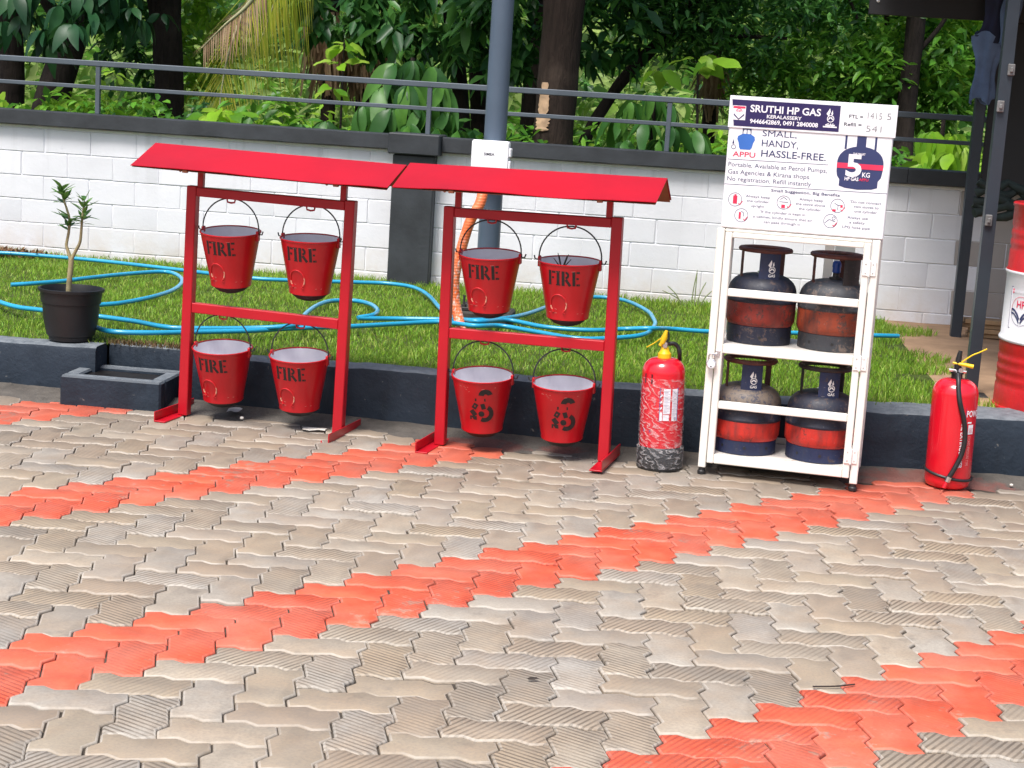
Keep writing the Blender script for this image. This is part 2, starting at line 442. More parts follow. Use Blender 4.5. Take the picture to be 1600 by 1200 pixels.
# ------------------------------------------------------------------ kerb, lawn soil
def kerb_mat():
    m, t, b, N, L = nodes('dark_kerb_paint'); pos = position(t)
    c = mixc(t, ramp(t, noise(t, pos, 6, 5, .6), .3, .7), (.013, .021, .032), (.023, .035, .052))
    c = mixc(t, ramp(t, noise(t, mapping(t, pos, (1, 1, .12)), 22, 3), .55, .75, 0, .35), c, (.012, .016, .022))
    n2 = noise(t, pos, 24, 6, .7)
    c = mixc(t, ramp(t, n2, .66, .70, 0, .8), c, (.17, .165, .15))
    gn = N.new('ShaderNodeNewGeometry'); nz = sep(t, gn.outputs['Normal'])[2]      # level faces paled: dust, plus sky light put into the colour
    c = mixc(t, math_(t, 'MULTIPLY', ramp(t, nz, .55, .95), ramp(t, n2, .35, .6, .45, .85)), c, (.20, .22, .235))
    L.new(c, b.inputs['Base Color']); L.new(ramp(t, n2, .3, .7, .5, .75), b.inputs['Roughness']); b.inputs['Specular IOR Level'].default_value = .3
    bump(t, b, math_(t, 'ADD', noise(t, pos, 18, 5, .6), math_(t, 'MULTIPLY', noise(t, pos, 70, 3), .3)), .7, .008); return m
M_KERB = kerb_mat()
def kerb_top(x): return float(np.interp(x, (-6, -3.07, -2.62, -2.0, -1.45, -.3, .77, 1.5, 6), (.22, .215, .225, .23, .243, .275, .256, .262, .26)))
kerb = thing('kerb', 'dark blue grey painted kerb wall holding up the lawn', 'kerb')
def kerb_run(x0, x1, name, shift=0., dz=0., depth=.15, label=None):
    xs = np.arange(x0, x1+.001, .06); V = []; F = []; n = 8
    for i, x in enumerate(xs):
        k = kerb_front(x)+shift; zt = kerb_top(x)+dz
        j1 = .006*mnoise.noise(Vector((x*6, 1, 0)))+.003*mnoise.noise(Vector((x*21, 5, 0))); j2 = .005*mnoise.noise(Vector((x*7, 3, 0)))+.004*mnoise.noise(Vector((x*19, 9, 0)))
        dp = depth+(float(np.interp(x, (.2, .9), (0, .13))) if depth > .12 else 0)
        V += [(x, k+dp, -.05), (x, k+dp, zt-.02), (x, k+dp-.015, zt+j2), (x, k+.022, zt+j2), (x, k+.006+j1*.6, zt-.007+j2), (x, k+j1, zt-.022), (x, k+j1*.5, zt*.5), (x, k, -.05)]
    for i in range(len(xs)-1):
        for j in range(n-1): F.append((i*n+j, i*n+j+1, (i+1)*n+j+1, (i+1)*n+j))
    F.append(tuple(range(n-1, -1, -1))); F.append(tuple((len(xs)-1)*n+j for j in range(n)))
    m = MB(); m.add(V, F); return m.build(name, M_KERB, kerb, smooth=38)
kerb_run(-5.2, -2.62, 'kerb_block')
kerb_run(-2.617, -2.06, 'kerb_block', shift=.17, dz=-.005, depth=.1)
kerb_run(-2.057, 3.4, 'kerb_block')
# lawn bed and bare soil at its right end
def lawn_z(x, y):
    b = kerb_top(x)-.02 if y < 7.6 else .235
    f = min(1, max(0, (y-7.2)/1.0)); z0 = kerb_top(x)-.022
    return z0+(.232-z0)*f+.012*mnoise.noise(Vector((x*1.7, y*1.7, 4)))
M_TURF = paint('turf_soil', (.055, .075, .02), .95, var=.45, scale=14, coord='Position', spec=.1)
def bed(x0, x1, nx, name, mat, zf):
    xs = np.linspace(x0, x1, nx); V = []; F = []; ny = 26
    for x in xs:
        y0 = kerb_front(x)+float(np.interp(x, (.2, .9), (0, .13)))+(.145 if not (-2.66 < x < -2.0) else .26)
        for q in range(ny): y = y0+(10.46-y0)*q/(ny-1); V.append((x, y, zf(x, y)))
    for i in range(nx-1):
        for q in range(ny-1): F.append((i*ny+q, (i+1)*ny+q, (i+1)*ny+q+1, i*ny+q+1))
    m = MB(); m.add(V, F); return m.build(name, mat, smooth=180, kind='structure')
bed(-9, 1.15, 120, 'lawn', M_TURF, lawn_z)
M_BARE = paint('bare_soil', (.34, .22, .135), .92, var=.25, scale=6, bstr=.5, bscale=30, coord='Position', spec=.2)
bed(1.15, 6, 50, 'bare_ground', M_BARE, lambda x, y: lawn_z(x, y)+.004*mnoise.noise(Vector((x*8, y*8, 0))))
M_SHOULDER = None

# shallow drain pit standing in front of the kerb
pit = thing('drain_pit', 'low dark grey masonry pit with open dirty basin beside the left stand', 'drain pit', (-2.47, 7.08, 0), 0)
M_PITW = paint('pit_sludge', (.012, .010, .009), .35, var=.5, scale=20, bstr=.5, bscale=30)
def pit_wall(lo, hi): 
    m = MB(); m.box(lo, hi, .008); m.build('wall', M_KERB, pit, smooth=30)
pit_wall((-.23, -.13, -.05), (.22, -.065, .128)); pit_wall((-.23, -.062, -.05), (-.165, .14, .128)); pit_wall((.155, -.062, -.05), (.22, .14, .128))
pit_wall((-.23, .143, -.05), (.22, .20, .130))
m = MB(); m.box((-.164, -.064, -.05), (.154, .142, .112)); m.build('sludge', M_PITW, pit)

# ------------------------------------------------------------------ boundary wall, coping, railing
M_WALLW = None
def wall_mat(name, base, stain):
    m, t, b, N, L = nodes(name); pos = position(t); z = sep(t, pos)[2]
    oi = N.new('ShaderNodeObjectInfo')
    c = mixc(t, ramp(t, noise(t, pos, 3, 5, .6), .3, .7), tuple(x*.9 for x in base), base)
    c = mixc(t, ramp(t, oi.outputs['Random'], 0, 1, 0, .16), c, tuple(x*.72 for x in base))
    c = mixc(t, ramp(t, noise(t, pos, 30, 6, .7), .62, .8, 0, .35), c, tuple(x*.55 for x in base))
    # soil splashed up from the bed
    sp = math_(t, 'MULTIPLY', ramp(t, z, .24, .52, 1, 0), ramp(t, noise(t, pos, 6, 5, .7), .35, .65))
    c = mixc(t, math_(t, 'MULTIPLY', sp, .55), c, stain)
    st = math_(t, 'MULTIPLY', ramp(t, noise(t, mapping(t, pos, (1, 1, .06)), 9, 4, .6), .55, .72), ramp(t, z, .55, 1.06))
    c = mixc(t, math_(t, 'MULTIPLY', st, .30), c, (.30, .29, .28))
    L.new(c, b.inputs['Base Color']); b.inputs['Roughness'].default_value = .75
    h = math_(t, 'ADD', noise(t, pos, 45, 5, .7), math_(t, 'MULTIPLY', noise(t, pos, 9, 3), .8))
    bump(t, b, h, .28, .005); return m
M_WHITE = wall_mat('white_painted_block', (.80, .80, .83), (.50, .40, .29))
M_RAWB = wall_mat('bare_concrete_block', (.42, .38, .35), (.30, .22, .15))
M_JOINT = paint('wall_joint', (.76, .76, .79), .85, var=.12, scale=10, coord='Position')
M_COPE = paint('dark_coping_paint', (.030, .034, .039), .6, var=.3, scale=6, bstr=.4, bscale=30, chip=(.16, .16, .155), chip_at=.77, chip_scale=12, coord='Position')
YW = 10.4
wall = thing('boundary_wall', 'long white painted block wall with dark grey coping behind the lawn', 'wall', (0, YW, 0))
m = MB(); m.box((-11, .012, 0), (6.5, .14, 1.06)); m.build('core', M_JOINT, wall)
bm_ = [None]*4
def block_mesh(wd, ht, seed):
    r = random.Random(seed); m = MB(); m.box((-wd/2, .006, -ht/2), (wd/2, .03, ht/2), .004)
    m.v = [(x+r.uniform(-.002, .002), y+r.uniform(-.001, .001), z+r.uniform(-.0015, .0015)) for x, y, z in m.v]
    return m.mesh('block', M_WHITE, 30)
BW, BH = .300, .150
bmeshes = [block_mesh(BW-.004, BH-.004, i) for i in range(5)]; bmeshes_raw = []
for q in bmeshes:
    c = q.copy(); c.materials.clear(); c.materials.append(M_RAWB); bmeshes_raw.append(c)
half = block_mesh(BW/2-.007, BH-.007, 9)
zs = [.14+BH*(k+.5) for k in range(6)]
for k, z in enumerate(zs):
    off = (BW/2 if k % 2 else 0)+.03
    for i in range(-20, 12):
        x = off+i*BW
        if not (-5.3 < x < 2.75): continue
        if -1.93 < x < -1.62 and False: continue
        jx = random.uniform(-.004, .004)
        raw = x > 1.62
        o = link('block', (bmeshes_raw if raw else bmeshes)[random.randrange(5)], wall, (x+jx, random.uniform(-.0015, .0015), z)); o.rotation_euler = (0, random.uniform(-.004, .004), 0)
m = MB(); m.box((-5.3, -.0, .14+BH*6+.003), (2.9, .03, 1.06), .004); m.build('top_course', M_WHITE, wall, smooth=30)
m = MB(); m.box((-11, 0, 0), (-5.46, .03, 1.05)); m.box((2.9, 0, 0), (6.5, .03, 1.05)); m.build('plain_stretch', M_WHITE, wall)
# coping in cast lengths
for x0, x1 in ((-11, -4.6), (-4.597, -1.94), (-1.615, 1.2), (1.203, 6.5)):
    xs = np.arange(x0, x1+.02, .12); xs[-1] = x1; V = []; F = []; n = 6
    for x in xs:
        j = .004*mnoise.noise(Vector((x*5, 0, 0)))+.003*mnoise.noise(Vector((x*17, 2, 0)))
        V += [(x, .17, 1.062), (x, .17, 1.152), (x, -.02+j, 1.155+j), (x, -.045+j, 1.148+j), (x, -.047+j, 1.066+j), (x, -.04, 1.061)]
    for i in range(len(xs)-1):
        for q in range(n): F.append((i*n+q, i*n+(q+1) % n, (i+1)*n+(q+1) % n, (i+1)*n+q))
    F.append(tuple(range(n-1, -1, -1))); F.append(tuple((len(xs)-1)*n+q for q in range(n)))
    m = MB(); m.add(V, F); m.build('coping', M_COPE, wall, smooth=30)
m = MB(); m.box((-1.908, -.10, .05), (-1.648, .05, 1.035), .006); pl = m.build('pillar', M_COPE, wall, smooth=30)
m = MB(); m.box((-1.937, -.135, 1.038), (-1.618, .17, 1.165), .007); m.build('pillar_cap', M_COPE, pl, smooth=30)
M_RAIL = paint('grey_rail_paint', (.085, .105, .125), .45, var=.15, scale=4, chip=(.2, .15, .11), chip_at=.8, chip_scale=30, coord='Position')
rail = thing('railing', 'grey metal two bar railing on top of the boundary wall', 'railing', (0, YW+.06, 1.15))
m = MB(); m.box((-11, -.018, .300), (6.5, .018, .335), .004); m.build('top_rail', M_RAIL, rail)
m = MB(); m.box((-11, -.012, .158), (6.5, .012, .183), .003); m.build('middle_rail', M_RAIL, rail)
px = [-1.725-2.12*k for k in range(0, 5)]+[-.245, 1.72, 3.7]
pm_ = MB().box((-.0145, -.0145, 0), (.0145, .0145, .299), .003).mesh('post', M_RAIL)
for x in px: link('post', pm_, rail, (x, 0, .003))

# ------------------------------------------------------------------ red bucket stands
RUST = (.16, .07, .04)
M_RED = paint('red_gloss_paint', (.43, .004, .014), .34, var=.12, scale=5, chip=(.60, .16, .15), chip_at=.80, chip_scale=35)
M_ROOF = paint('red_sheet_paint', (.45, .0006, .009), .32, var=.24, scale=1.4, spec=.35, bstr=.25, bscale=4, chip=(.7, .25, .25), chip_at=.80, chip_scale=18)
M_RUSTIN = paint('brown_primer', (.24, .075, .03), .7, var=.25, scale=9)
def stand(name, label, x, y, rz, lean, L, uL, uR, eL, eR):
    """uL/uR: post centres along the stand; eL/eR: ends of the little roof"""
    t = thing(name, label, 'bucket stand', (x, y, 0), rz, 'red fire bucket stands', ry=lean)
    for k, u in enumerate((uL, uR)):
        m = MB(); m.box((u-.0215, -.0215, .006), (u+.0215, .0215, .986), .003); m.build('post', M_RED, t)
        s = 1 if k == 0 else -1
        # angle iron foot lying front to back, its upright leg on the outer side
        f = t_ = MB(); f.box((u-.05, -.185, 0), (u+.002, .185, .0055), .001); f.box((u-.05, -.185, .0058), (u-.0445, .185, .043), .001) if k == 0 else f.box((u+.0255, -.185, .0058), (u+.031, .185, .045), .001)
        if k: f.v = [(q[0]+(.03 if q[2] < .0056 else 0), q[1], q[2]) for q in f.v]
        f.build('foot', M_RED, t)
        ux = u+s*.034
        m = MB(); m.box((ux-.0125, -.012, .952), (ux+.0125, .012, 1.128), .002); m.build('roof_strut', M_RED, t)
    m = MB(); m.box((uL+.022, -.019, .944), (uR-.022, .0185, .982), .003); m.build('top_rail', M_RED, t)
    m = MB(); m.box((uL+.022, -.0195, .452), (uR-.022, .0185, .494), .003); m.build('middle_rail', M_RED, t)
    zr, zf, zb, df, db = 1.150, 1.064, 1.058, .215, .13
    sag = lambda q: .004*math.sin(q*5)
    for nm, d, ze, mt in (('front_roof_sheet', -df, zf, M_ROOF), ('back_roof_sheet', db, zb, M_ROOF)):
        V = []; F = []; K = 28; J = 5; s_ = 2*(J+1)
        for i in range(K+1):
            q = i/K; xx = eL+(eR-eL)*q
            for z_off in (0, -.0025):
                for j in range(J+1):
                    e = j/J; dent = .0035*e*mnoise.noise(Vector((xx*5+x, e*2, 3)))+.003*e*math.sin(q*9+eL*7)
                    V.append((xx, (0 if d < 0 else .0012)+((d if d < 0 else d-.0012))*e, zr+(ze-zr)*e+z_off+dent))
        for i in range(K):
            for j in range(J):
                a = i*s_+j; b = a+s_
                F += [(a, a+1, b+1, b), (a+J+1, b+J+1, b+J+2, a+J+2)]
            a = i*s_; b = a+s_
            F += [(a+J, a+2*J+1, b+2*J+1, b+J), (a, b, b+J+1, a+J+1)]
        F += [(0, J+1, J+2, 1)]+[(j, j+J+1, j+J+2, j+1) for j in range(1, J)]+[(K*s_+j, K*s_+j+1, K*s_+j+J+2, K*s_+j+J+1) for j in range(J)]
        if d > 0: F = [f[::-1] for f in F]
        m = MB(); m.add(V, F); o = m.build(nm, mt, t, smooth=30)
        m = MB(); zi = .010; m.add([(eL+.004, 0, zr-zi), (eR-.004, 0, zr-zi), (eR-.004, d*.985, ze-zi+.002), (eL+.004, d*.985, ze-zi+.002)], [(0, 1, 2, 3)]); m.build('primed_underside', M_RUSTIN, o)
    # primed underside battens carrying the sheets
    for u in (uL+.034, uR-.034):
        m = MB(); m.tube([(u, -df*.93, zf-.008), (u, 0, zr-.02)], .006, 6); m.tube([(u, db*.93, zb-.008), (u, 0, zr-.02)], .006, 6); m.build('batten', M_RUSTIN, t)
    for u in (eL+.24, eR-.22):
        m = MB(); m.box((u-.011, -df+.004, zf-.014), (u+.011, -df+.02, zf-.002), .002); m.build('sheet_clip', M_RUSTIN, t)
    return t
H1 = math.atan2(-.11, .715); H2 = math.atan2(-.10, .69)
st1 = stand('bucket_stand', 'red roofed stand of four FIRE buckets next to the potted plant', -2.18, 6.93, H1, .012, .715, .047, .753, -.135, .98)
st2 = stand('bucket_stand', 'red roofed bucket stand in front of the lamp pole, beside the wrapped extinguisher', -1.02, 6.76, H2, -.014, .69, .027, .716, -.15, .902)

# ------------------------------------------------------------------ fire buckets
M_BRED = paint('red_bucket_paint', (.45, .004, .010), .34, var=.12, scale=9, chip=(.62, .2, .17), chip_at=.80, chip_scale=40, coat=.15)
M_LIN = paint('white_bucket_lining', (.72, .70, .74), .5, var=.1, scale=8, chip=(.4, .36, .36), chip_at=.76, chip_scale=18)
M_BOT = paint('shaded_black_bottom', (.016, .012, .012), .6, var=.3, scale=20)  # black takes in the shade under the pail besides its dark tone
M_WIRE = paint('black_wire', (.02, .02, .022), .5, var=.3, scale=30)
M_STEN = paint('black_stencil_paint', (.016, .010, .010), .6, var=.4, scale=60, chip=(.40, .01, .015), chip_at=.70, chip_scale=120)
M_SCUF = paint('scuffed_paint', (.62, .22, .18), .6, var=.3, scale=60)
RT, RB_, HB = .126, .083, .228
def brad(z): return RB_+(RT-RB_)*z/HB
def make_bucket(kind):
    """local origin: bottom of the pail; kind 'fire' or 'glyph' for the stencil; returns list of (name, MB, mat, parent index)"""
    P = []
    m = MB(); m.lathe([(RB_-.004, 0), (RB_+.002, .001), (RB_+.003, .007), (brad(.012), .012)]+[(brad(z), z) for z in (.06, .11, .16, .21)]+[(RT-.001, HB-.004)], 40); P.append(('body', m, M_BRED))
    m = MB(); m.lathe([(.0, -.034), (.03, -.031), (.055, -.022), (RB_-.012, -.009), (RB_-.004, .0)], 28); P.append(('round_bottom', m, M_BOT))
    m = MB(); m.lathe([(0, .004), (RB_-.006, .006), (brad(.06)-.003, .06), (brad(.15)-.003, .15), (RT-.004, HB-.002)], 36); m.f = [f[::-1] for f in m.f]; P.append(('lining', m, M_LIN))
    m = MB(); m.tube([(RT*math.cos(a), RT*math.sin(a), HB) for a in np.linspace(0, 2*PI, 41)[:-1]], .0032, 6, closed=True); P.append(('rim', m, M_BRED))
    for s in (-1, 1):
        m = MB(); m.box((s*RT-.006 if s > 0 else s*RT-.004, -.011, HB-.03), (s*RT+.004 if s > 0 else s*RT+.006, .011, HB+.012), .002); P.append(('ear', m, M_BRED))
    Fl = Flat()
    if kind == 'fire':
        x0, z0, hh = -.060, .146, .059
        kx = 1.22
        def R(a, b, c, d): Fl.rect(x0+a*kx, x0+b*kx, z0+c*hh, z0+d*hh, .0008)
        # F
        R(.0, .010, .0, 1); R(.013, .026, .84, .98); R(.013, .021, .46, .6); Fl.poly([(x0-.003, z0), (x0+.013, z0), (x0+.013, z0+.004), (x0-.003, z0+.004)], .0009)
        # I
        R(.030, .040, .0, 1); R(.0275, .0425, .0, .07); R(.0275, .0425, .93, 1)
        # R
        R(.047, .057, 0, 1)
        Fl.ring(x0+.060*kx, z0+.74*hh, .0150, .009, 12, .0008, -PI/2, PI/2); Fl.line([(x0+.061*kx, z0+.44*hh), (x0+.075*kx, z0)], .011, .0008)
        # E
        R(.082, .092, 0, 1); R(.095, .107, .86, 1); R(.095, .103, .44, .58); R(.095, .107, 0, .14)
        Fl.wrap(brad); P.append(('stencil_lettering', Fl, M_STEN))
        # half worn embossed grip loop low on the front
        loop = [(-.018+.040*math.cos(a)*.86, .068+.040*math.sin(a)) for a in np.linspace(-.30*PI, 1.30*PI, 26)]
        loop = [(loop[0][0]+.008, loop[0][1]-.004)]+loop+[(loop[-1][0]-.008, loop[-1][1]-.004)]
        pts = [(math.sin(x/brad(z))*(brad(z)+.0015), -math.cos(x/brad(z))*(brad(z)+.0015), z) for x, z in loop]
        m = MB(); m.tube(pts, .0026, 6); P.append(('grip_loop', m, paint('red_grip_paint', (.55, .012, .016), .4, chip=(.72, .38, .25), chip_at=.60, chip_scale=30)if 'red_grip_paint' not in bpy.data.materials else bpy.data.materials['red_grip_paint']))
    else:
        y_ = .0008; c = lambda x, z: (x*.00045+.026, .178-z*.00045)
        def arc(cx, cz, r, wd, a0, a1): p = c(cx, cz); Fl.ring(p[0], p[1], r*.00045, wd*.00045, 12, y_, a0, a1)
        arc(45, 15, 66, 48, .08*PI, .97*PI)
        Fl.poly([c(-55, 40), c(42, 40), c(42, 68), c(-55, 68)], y_)
        Fl.line([c(-42, 92), c(-70, 142)], .020, y_); Fl.line([c(10, 92), c(24, 145)], .018, y_)
        Fl.line([c(-92, 160), c(-55, 210)], .021, y_); Fl.disc(*c(0, 192), .0125, 12, y_)
        arc(24, 185, 88, 42, -.64*PI, .32*PI); Fl.line([c(-108, 234), c(-44, 234)], .017, y_)
        Fl.wrap(brad); P.append(('stencil_glyph', Fl, M_STEN))
    # worn marks
    Fl = Flat(); r = random.Random(len(kind))
    for _ in range(9):
        x, z = r.uniform(-.07, .09), r.choice((.2, .205, .03, r.uniform(.03, .2))); Fl.line([(x, z), (x+r.uniform(.004, .014), z+r.uniform(-.002, .002))], .0018, .0007)
    Fl.wrap(brad); P.append(('scuff_marks', Fl, M_SCUF))
    return P
def bail():
    m = MB(); A = np.linspace(0, PI, 25); pts = [(-RT-.022, 0, .012), (-RT-.018, 0, -.001), (-RT-.006, 0, -.003)]
    pts += [(-(RT+.002)*math.cos(a), 0, .012+.126*math.sin(a)) for a in A]
    pts += [(RT+.006, 0, -.003), (RT+.018, 0, -.001), (RT+.022, 0, .012)]
    m.tube(pts, .0031, 6); return m
proto = {}
def bucket(label, stand_xy, hd, u, ztop, tilt, kind, lean, grp='fire buckets hanging from the red stands'):
    """hung by its bail: bail top at ztop under the rail"""
    zrim = ztop-.137
    c = Vector((stand_xy[0]+math.cos(hd)*u, stand_xy[1]+math.sin(hd)*u, zrim-HB))
    c.x += lean*zrim
    if kind not in proto:
        t = thing('fire_bucket', label, 'bucket', c, hd, grp)
        Mt = Matrix.Translation((0, 0, HB)) @ Matrix.Rotation(math.radians(6.5), 4, 'X') @ Matrix.Translation((0, 0, -HB))
        objs = {}
        for nm, m, mt in make_bucket(kind):
            m.v = [tuple(Mt @ Vector(p)) for p in m.v]
            objs[nm] = m.build(nm, mt, t if nm not in ('stencil_lettering', 'stencil_glyph', 'grip_loop', 'scuff_marks', 'round_bottom') else objs['body'], smooth=40)
        m = bail(); m.v = [(x, y, z+HB) for x, y, z in m.v]; m.build('bail_handle', M_WIRE, t, smooth=60)
        proto[kind] = t
    else:
        t = dup(proto[kind]); t.location = c; t.rotation_euler = (0, 0, hd); t['label'] = label
    t.rotation_euler = (math.radians(tilt), lean*.5, hd+random.uniform(-.03, .03))
    return t
S1, S2 = (-2.18, 6.93), (-1.02, 6.76)
bucket('left FIRE bucket on the upper rail of the stand next to the potted plant', S1, H1, .222, .944, 0, 'fire', .012)
bucket('right FIRE bucket on the upper rail of the stand next to the potted plant', S1, H1, .578, .944, -2.5, 'fire', .012)
bucket('left FIRE bucket on the lower rail of the stand next to the potted plant', S1, H1, .210, .452, .5, 'fire', .012)
bucket('right FIRE bucket on the lower rail of the stand next to the potted plant', S1, H1, .560, .452, 0, 'fire', .012)
bucket('FIRE bucket hanging in front of the base of the lamp pole', S2, H2, .205, .944, -.5, 'fire', -.014)
b6 = bucket('FIRE bucket with dry twigs sticking out of its rim', S2, H2, .532, .944, -2.5, 'fire', -.014)
bucket('black glyph stencilled bucket on the lower rail, left one of the pair', S2, H2, .198, .452, .5, 'glyph', -.014)
bucket('black glyph stencilled bucket on the lower rail, nearer the wrapped fire extinguisher', S2, H2, .536, .452, -.5, 'glyph', -.014)
# twigs lying in the sixth bucket
tw = thing('twig_bunch', 'small dark dry twigs lying in the upper right bucket of the right stand', 'twigs', b6.location+Vector((-.03, -.0, HB-.03)))
M_TWIG = paint('dark_twig', (.035, .025, .02), .8)
for q in range(6):
    a = q*1.1; m = MB(); m.tube([(0, 0, -.05), (.012*math.cos(a), .01*math.sin(a), .01), (.035*math.cos(a), .02*math.sin(a), .038+.01*(q % 3))], [.004, .003, .0015], 5); m.build('twig', M_TWIG, tw)
# S hooks under the rails
for (S, H, us) in ((st1, H1, (.222, .578, .210, .560)), (st2, H2, (.205, .532, .198, .536))):
    for k, u in enumerate(us):
        zb = .944 if k < 2 else .452
        m = MB(); m.tube([(u-.018, -.004, zb-.001), (u-.016, -.004, zb-.012), (u, -.004, zb-.015), (u+.016, -.004, zb-.012), (u+.018, -.004, zb-.001)], .004, 6); m.build('hook', M_RED, S, smooth=60)

# ------------------------------------------------------------------ fire extinguishers
M_EXT = paint('red_extinguisher_enamel', (.66, .008, .022), .22, var=.05, scale=4, coat=.5)
M_BLK = paint('black_rubber', (.014, .014, .015), .45, var=.3, scale=20)
M_CHR = paint('chrome', (.75, .75, .76), .2, metal=1., var=.05)
M_YEL = paint('yellow_plastic', (.85, .55, .01), .4, var=.06)
M_LBW = paint('label_white', (.82, .80, .84), .5, var=.03)
M_LBB = paint('label_blue', (.02, .06, .30), .5, var=.05)
M_LBB2 = paint('label_light_blue', (.015, .15, .50), .45, var=.05)
def ext_body(R, H):
    pr = [(R*.80, .004), (R*.95, .014), (R, .034), (R, H-.075)]
    for a in np.linspace(0, PI/2, 9)[1:]: pr.append((.024+(R-.024)*math.cos(a)**.8, H-.075+.062*math.sin(a)))
    m = MB(); m.lathe(pr, 48, cap0=True, cap1=True); return m
e1 = thing('fire_extinguisher', 'red extinguisher wrapped in clear plastic film standing beside the cylinder cabinet', 'fire extinguisher', (-.088, 6.70, 0), math.radians(2), 'fire extinguishers', ry=-.03)
R1, HE = .0865, .462
body = ext_body(R1, HE).build('body', M_EXT, e1, smooth=50)
m = MB(); m.lathe([(R1*.9, .0), (R1+.006, .002), (R1+.007, .01), (R1+.006, .088), (R1+.001, .094)], 40, cap0=True); m.build('skirt', M_BLK, e1, smooth=40)
m = MB(); m.lathe([(.027, HE-.014), (.027, HE+.004), (.020, HE+.012), (.015, HE+.03)], 20, cap1=True); m.build('collar', M_YEL, e1, smooth=40)
m = MB(); m.box((-.012, -.012, HE+.03), (.012, .012, HE+.055), .003); m.tube([(.0, -.02, HE+.036), (0, .02, HE+.036)], .009, 10); vb = m.build('valve', M_CHR, e1)
m = MB()
m.tube([(-.012, -.012, HE+.045), (-.004, -.014, HE+.07), (.004, -.012, HE+.098)], [.010, .013, .006], 8); m.tube([(-.020, -.010, HE+.036), (-.01, -.012, HE+.052)], .008, 8); m.build('lever', M_YEL, e1, smooth=50)
m = MB(); m.tube(smooth_path([(.012, 0, HE+.042), (.035, .004, HE+.044), (.052, .008, HE+.03), (.060, .01, HE-.002), (.062, .06, HE-.05)], 5), .0085, 8); m.build('hose', M_BLK, e1, smooth=60)
m = MB(); m.tube([(-.010, -.014, HE+.072), (-.045, -.02, HE+.045), (-.073, -.02, HE+.028)], .0022, 5); m.build('safety_tag', M_YEL, e1)
m = MB(); m.tube(smooth_path([(.01, -.013, HE+.094), (.014, -.015, HE+.07), (.006, -.016, HE+.05)], 4), .004, 6); m.build('carry_handle', M_BLK, e1)
lb = Flat(); lb.rect(-.012, .065, .205, .340, .0012); lb.wrap(R1); lb.build('label', M_LBB, e1)
lb = Flat(); lb.rect(.003, .030, .235, .336, .0018); lb.rect(.038, .061, .207, .336, .0018); lb.rect(-.010, .000, .207, .242, .0018); lb.rect(.003, .027, .208, .231, .0018)
for z in (.25, .275, .30): lb.poly([(-.010, z), (-.001, z+.008), (-.001, z+.015), (-.010, z+.007)], .0018)
lb.wrap(R1); lb.build('label_fields', M_LBW, e1)
lb = Flat(); lb.disc(.053, .217, .006, 14, .0024)
for k in range(22): lb.line([(.041, .228+k*.0047), (.041+.014+.004*((k*7) % 3), .228+k*.0047)], .0012, .0024)
for k in range(16): lb.line([(.006, .242+k*.0057), (.006+.014+.007*((k*5) % 2), .242+k*.0057)], .0012, .0024)
lb.wrap(R1); lb.build('label_print', paint('label_print_ink', (.35, .32, .45), .6), e1)
lb = Flat(); lb.rect(-.085, -.045, .352, .372, .0012); lb.rect(-.085, -.045, .375, .390, .0012); lb.wrap(R1); lb.build('dark_stamp', paint('dark_print', (.045, .008, .012), .5), e1)
lb = Flat()
lb.line([(-.083, .158), (-.045, .156)], .002, .0012); lb.line([(-.083, .166), (-.045, .162)], .004, .0012); lb.wrap(R1); lb.build('blue_stamp', M_LBB, e1)
def film_mat():
    m, t, b, N, L = nodes('clear_plastic_film'); v = coords(t)
    mp = mapping(t, v, (1, 1, 2.2), (0, .5, .6))
    n1 = N.new('ShaderNodeTexWave'); n1.inputs['Scale'].default_value = 9; n1.inputs['Distortion'].default_value = 11; n1.inputs['Detail'].default_value = 3; n1.inputs['Detail Scale'].default_value = 2.2
    L.new(mp, n1.inputs[0])
    f = ramp(t, n1.outputs['Fac'], .45, 1., .05, .36)
    f = math_(t, 'MULTIPLY', f, ramp(t, noise(t, v, 11, 3), .3, .6, .35, 1))
    tr = N.new('ShaderNodeBsdfTransparent'); mx = N.new('ShaderNodeMixShader')
    b.inputs['Base Color'].default_value = (.85, .80, .80, 1); b.inputs['Roughness'].default_value = .15
    L.new(f, mx.inputs[0]); L.new(tr.outputs[0], mx.inputs[1]); L.new(b.outputs[0], mx.inputs[2])
    L.new(mx.outputs[0], N['Material Output'].inputs[0])
    bump(t, b, n1.outputs['Fac'], .8, .012); return m
V = []; F = []; n = 56; K = 34
for i in range(K+1):
    z = .012+(HE-.10)*i/K
    for j in range(n):
        a = 2*PI*j/n; r_ = (R1+.009 if z < .095 else R1+.0035)+.0022*mnoise.noise(Vector((math.cos(a)*3, math.sin(a)*3, z*26+a)))+.0016*mnoise.noise(Vector((math.cos(a)*9, math.sin(a)*9, z*40)))
        V.append((r_*math.cos(a), r_*math.sin(a), z))
for i in range(K):
    for j in range(n): F.append((i*n+j, i*n+(j+1) % n, (i+1)*n+(j+1) % n, (i+1)*n+j))
m = MB(); m.add(V, F); m.build('plastic_wrap', film_mat(), e1, smooth=180)

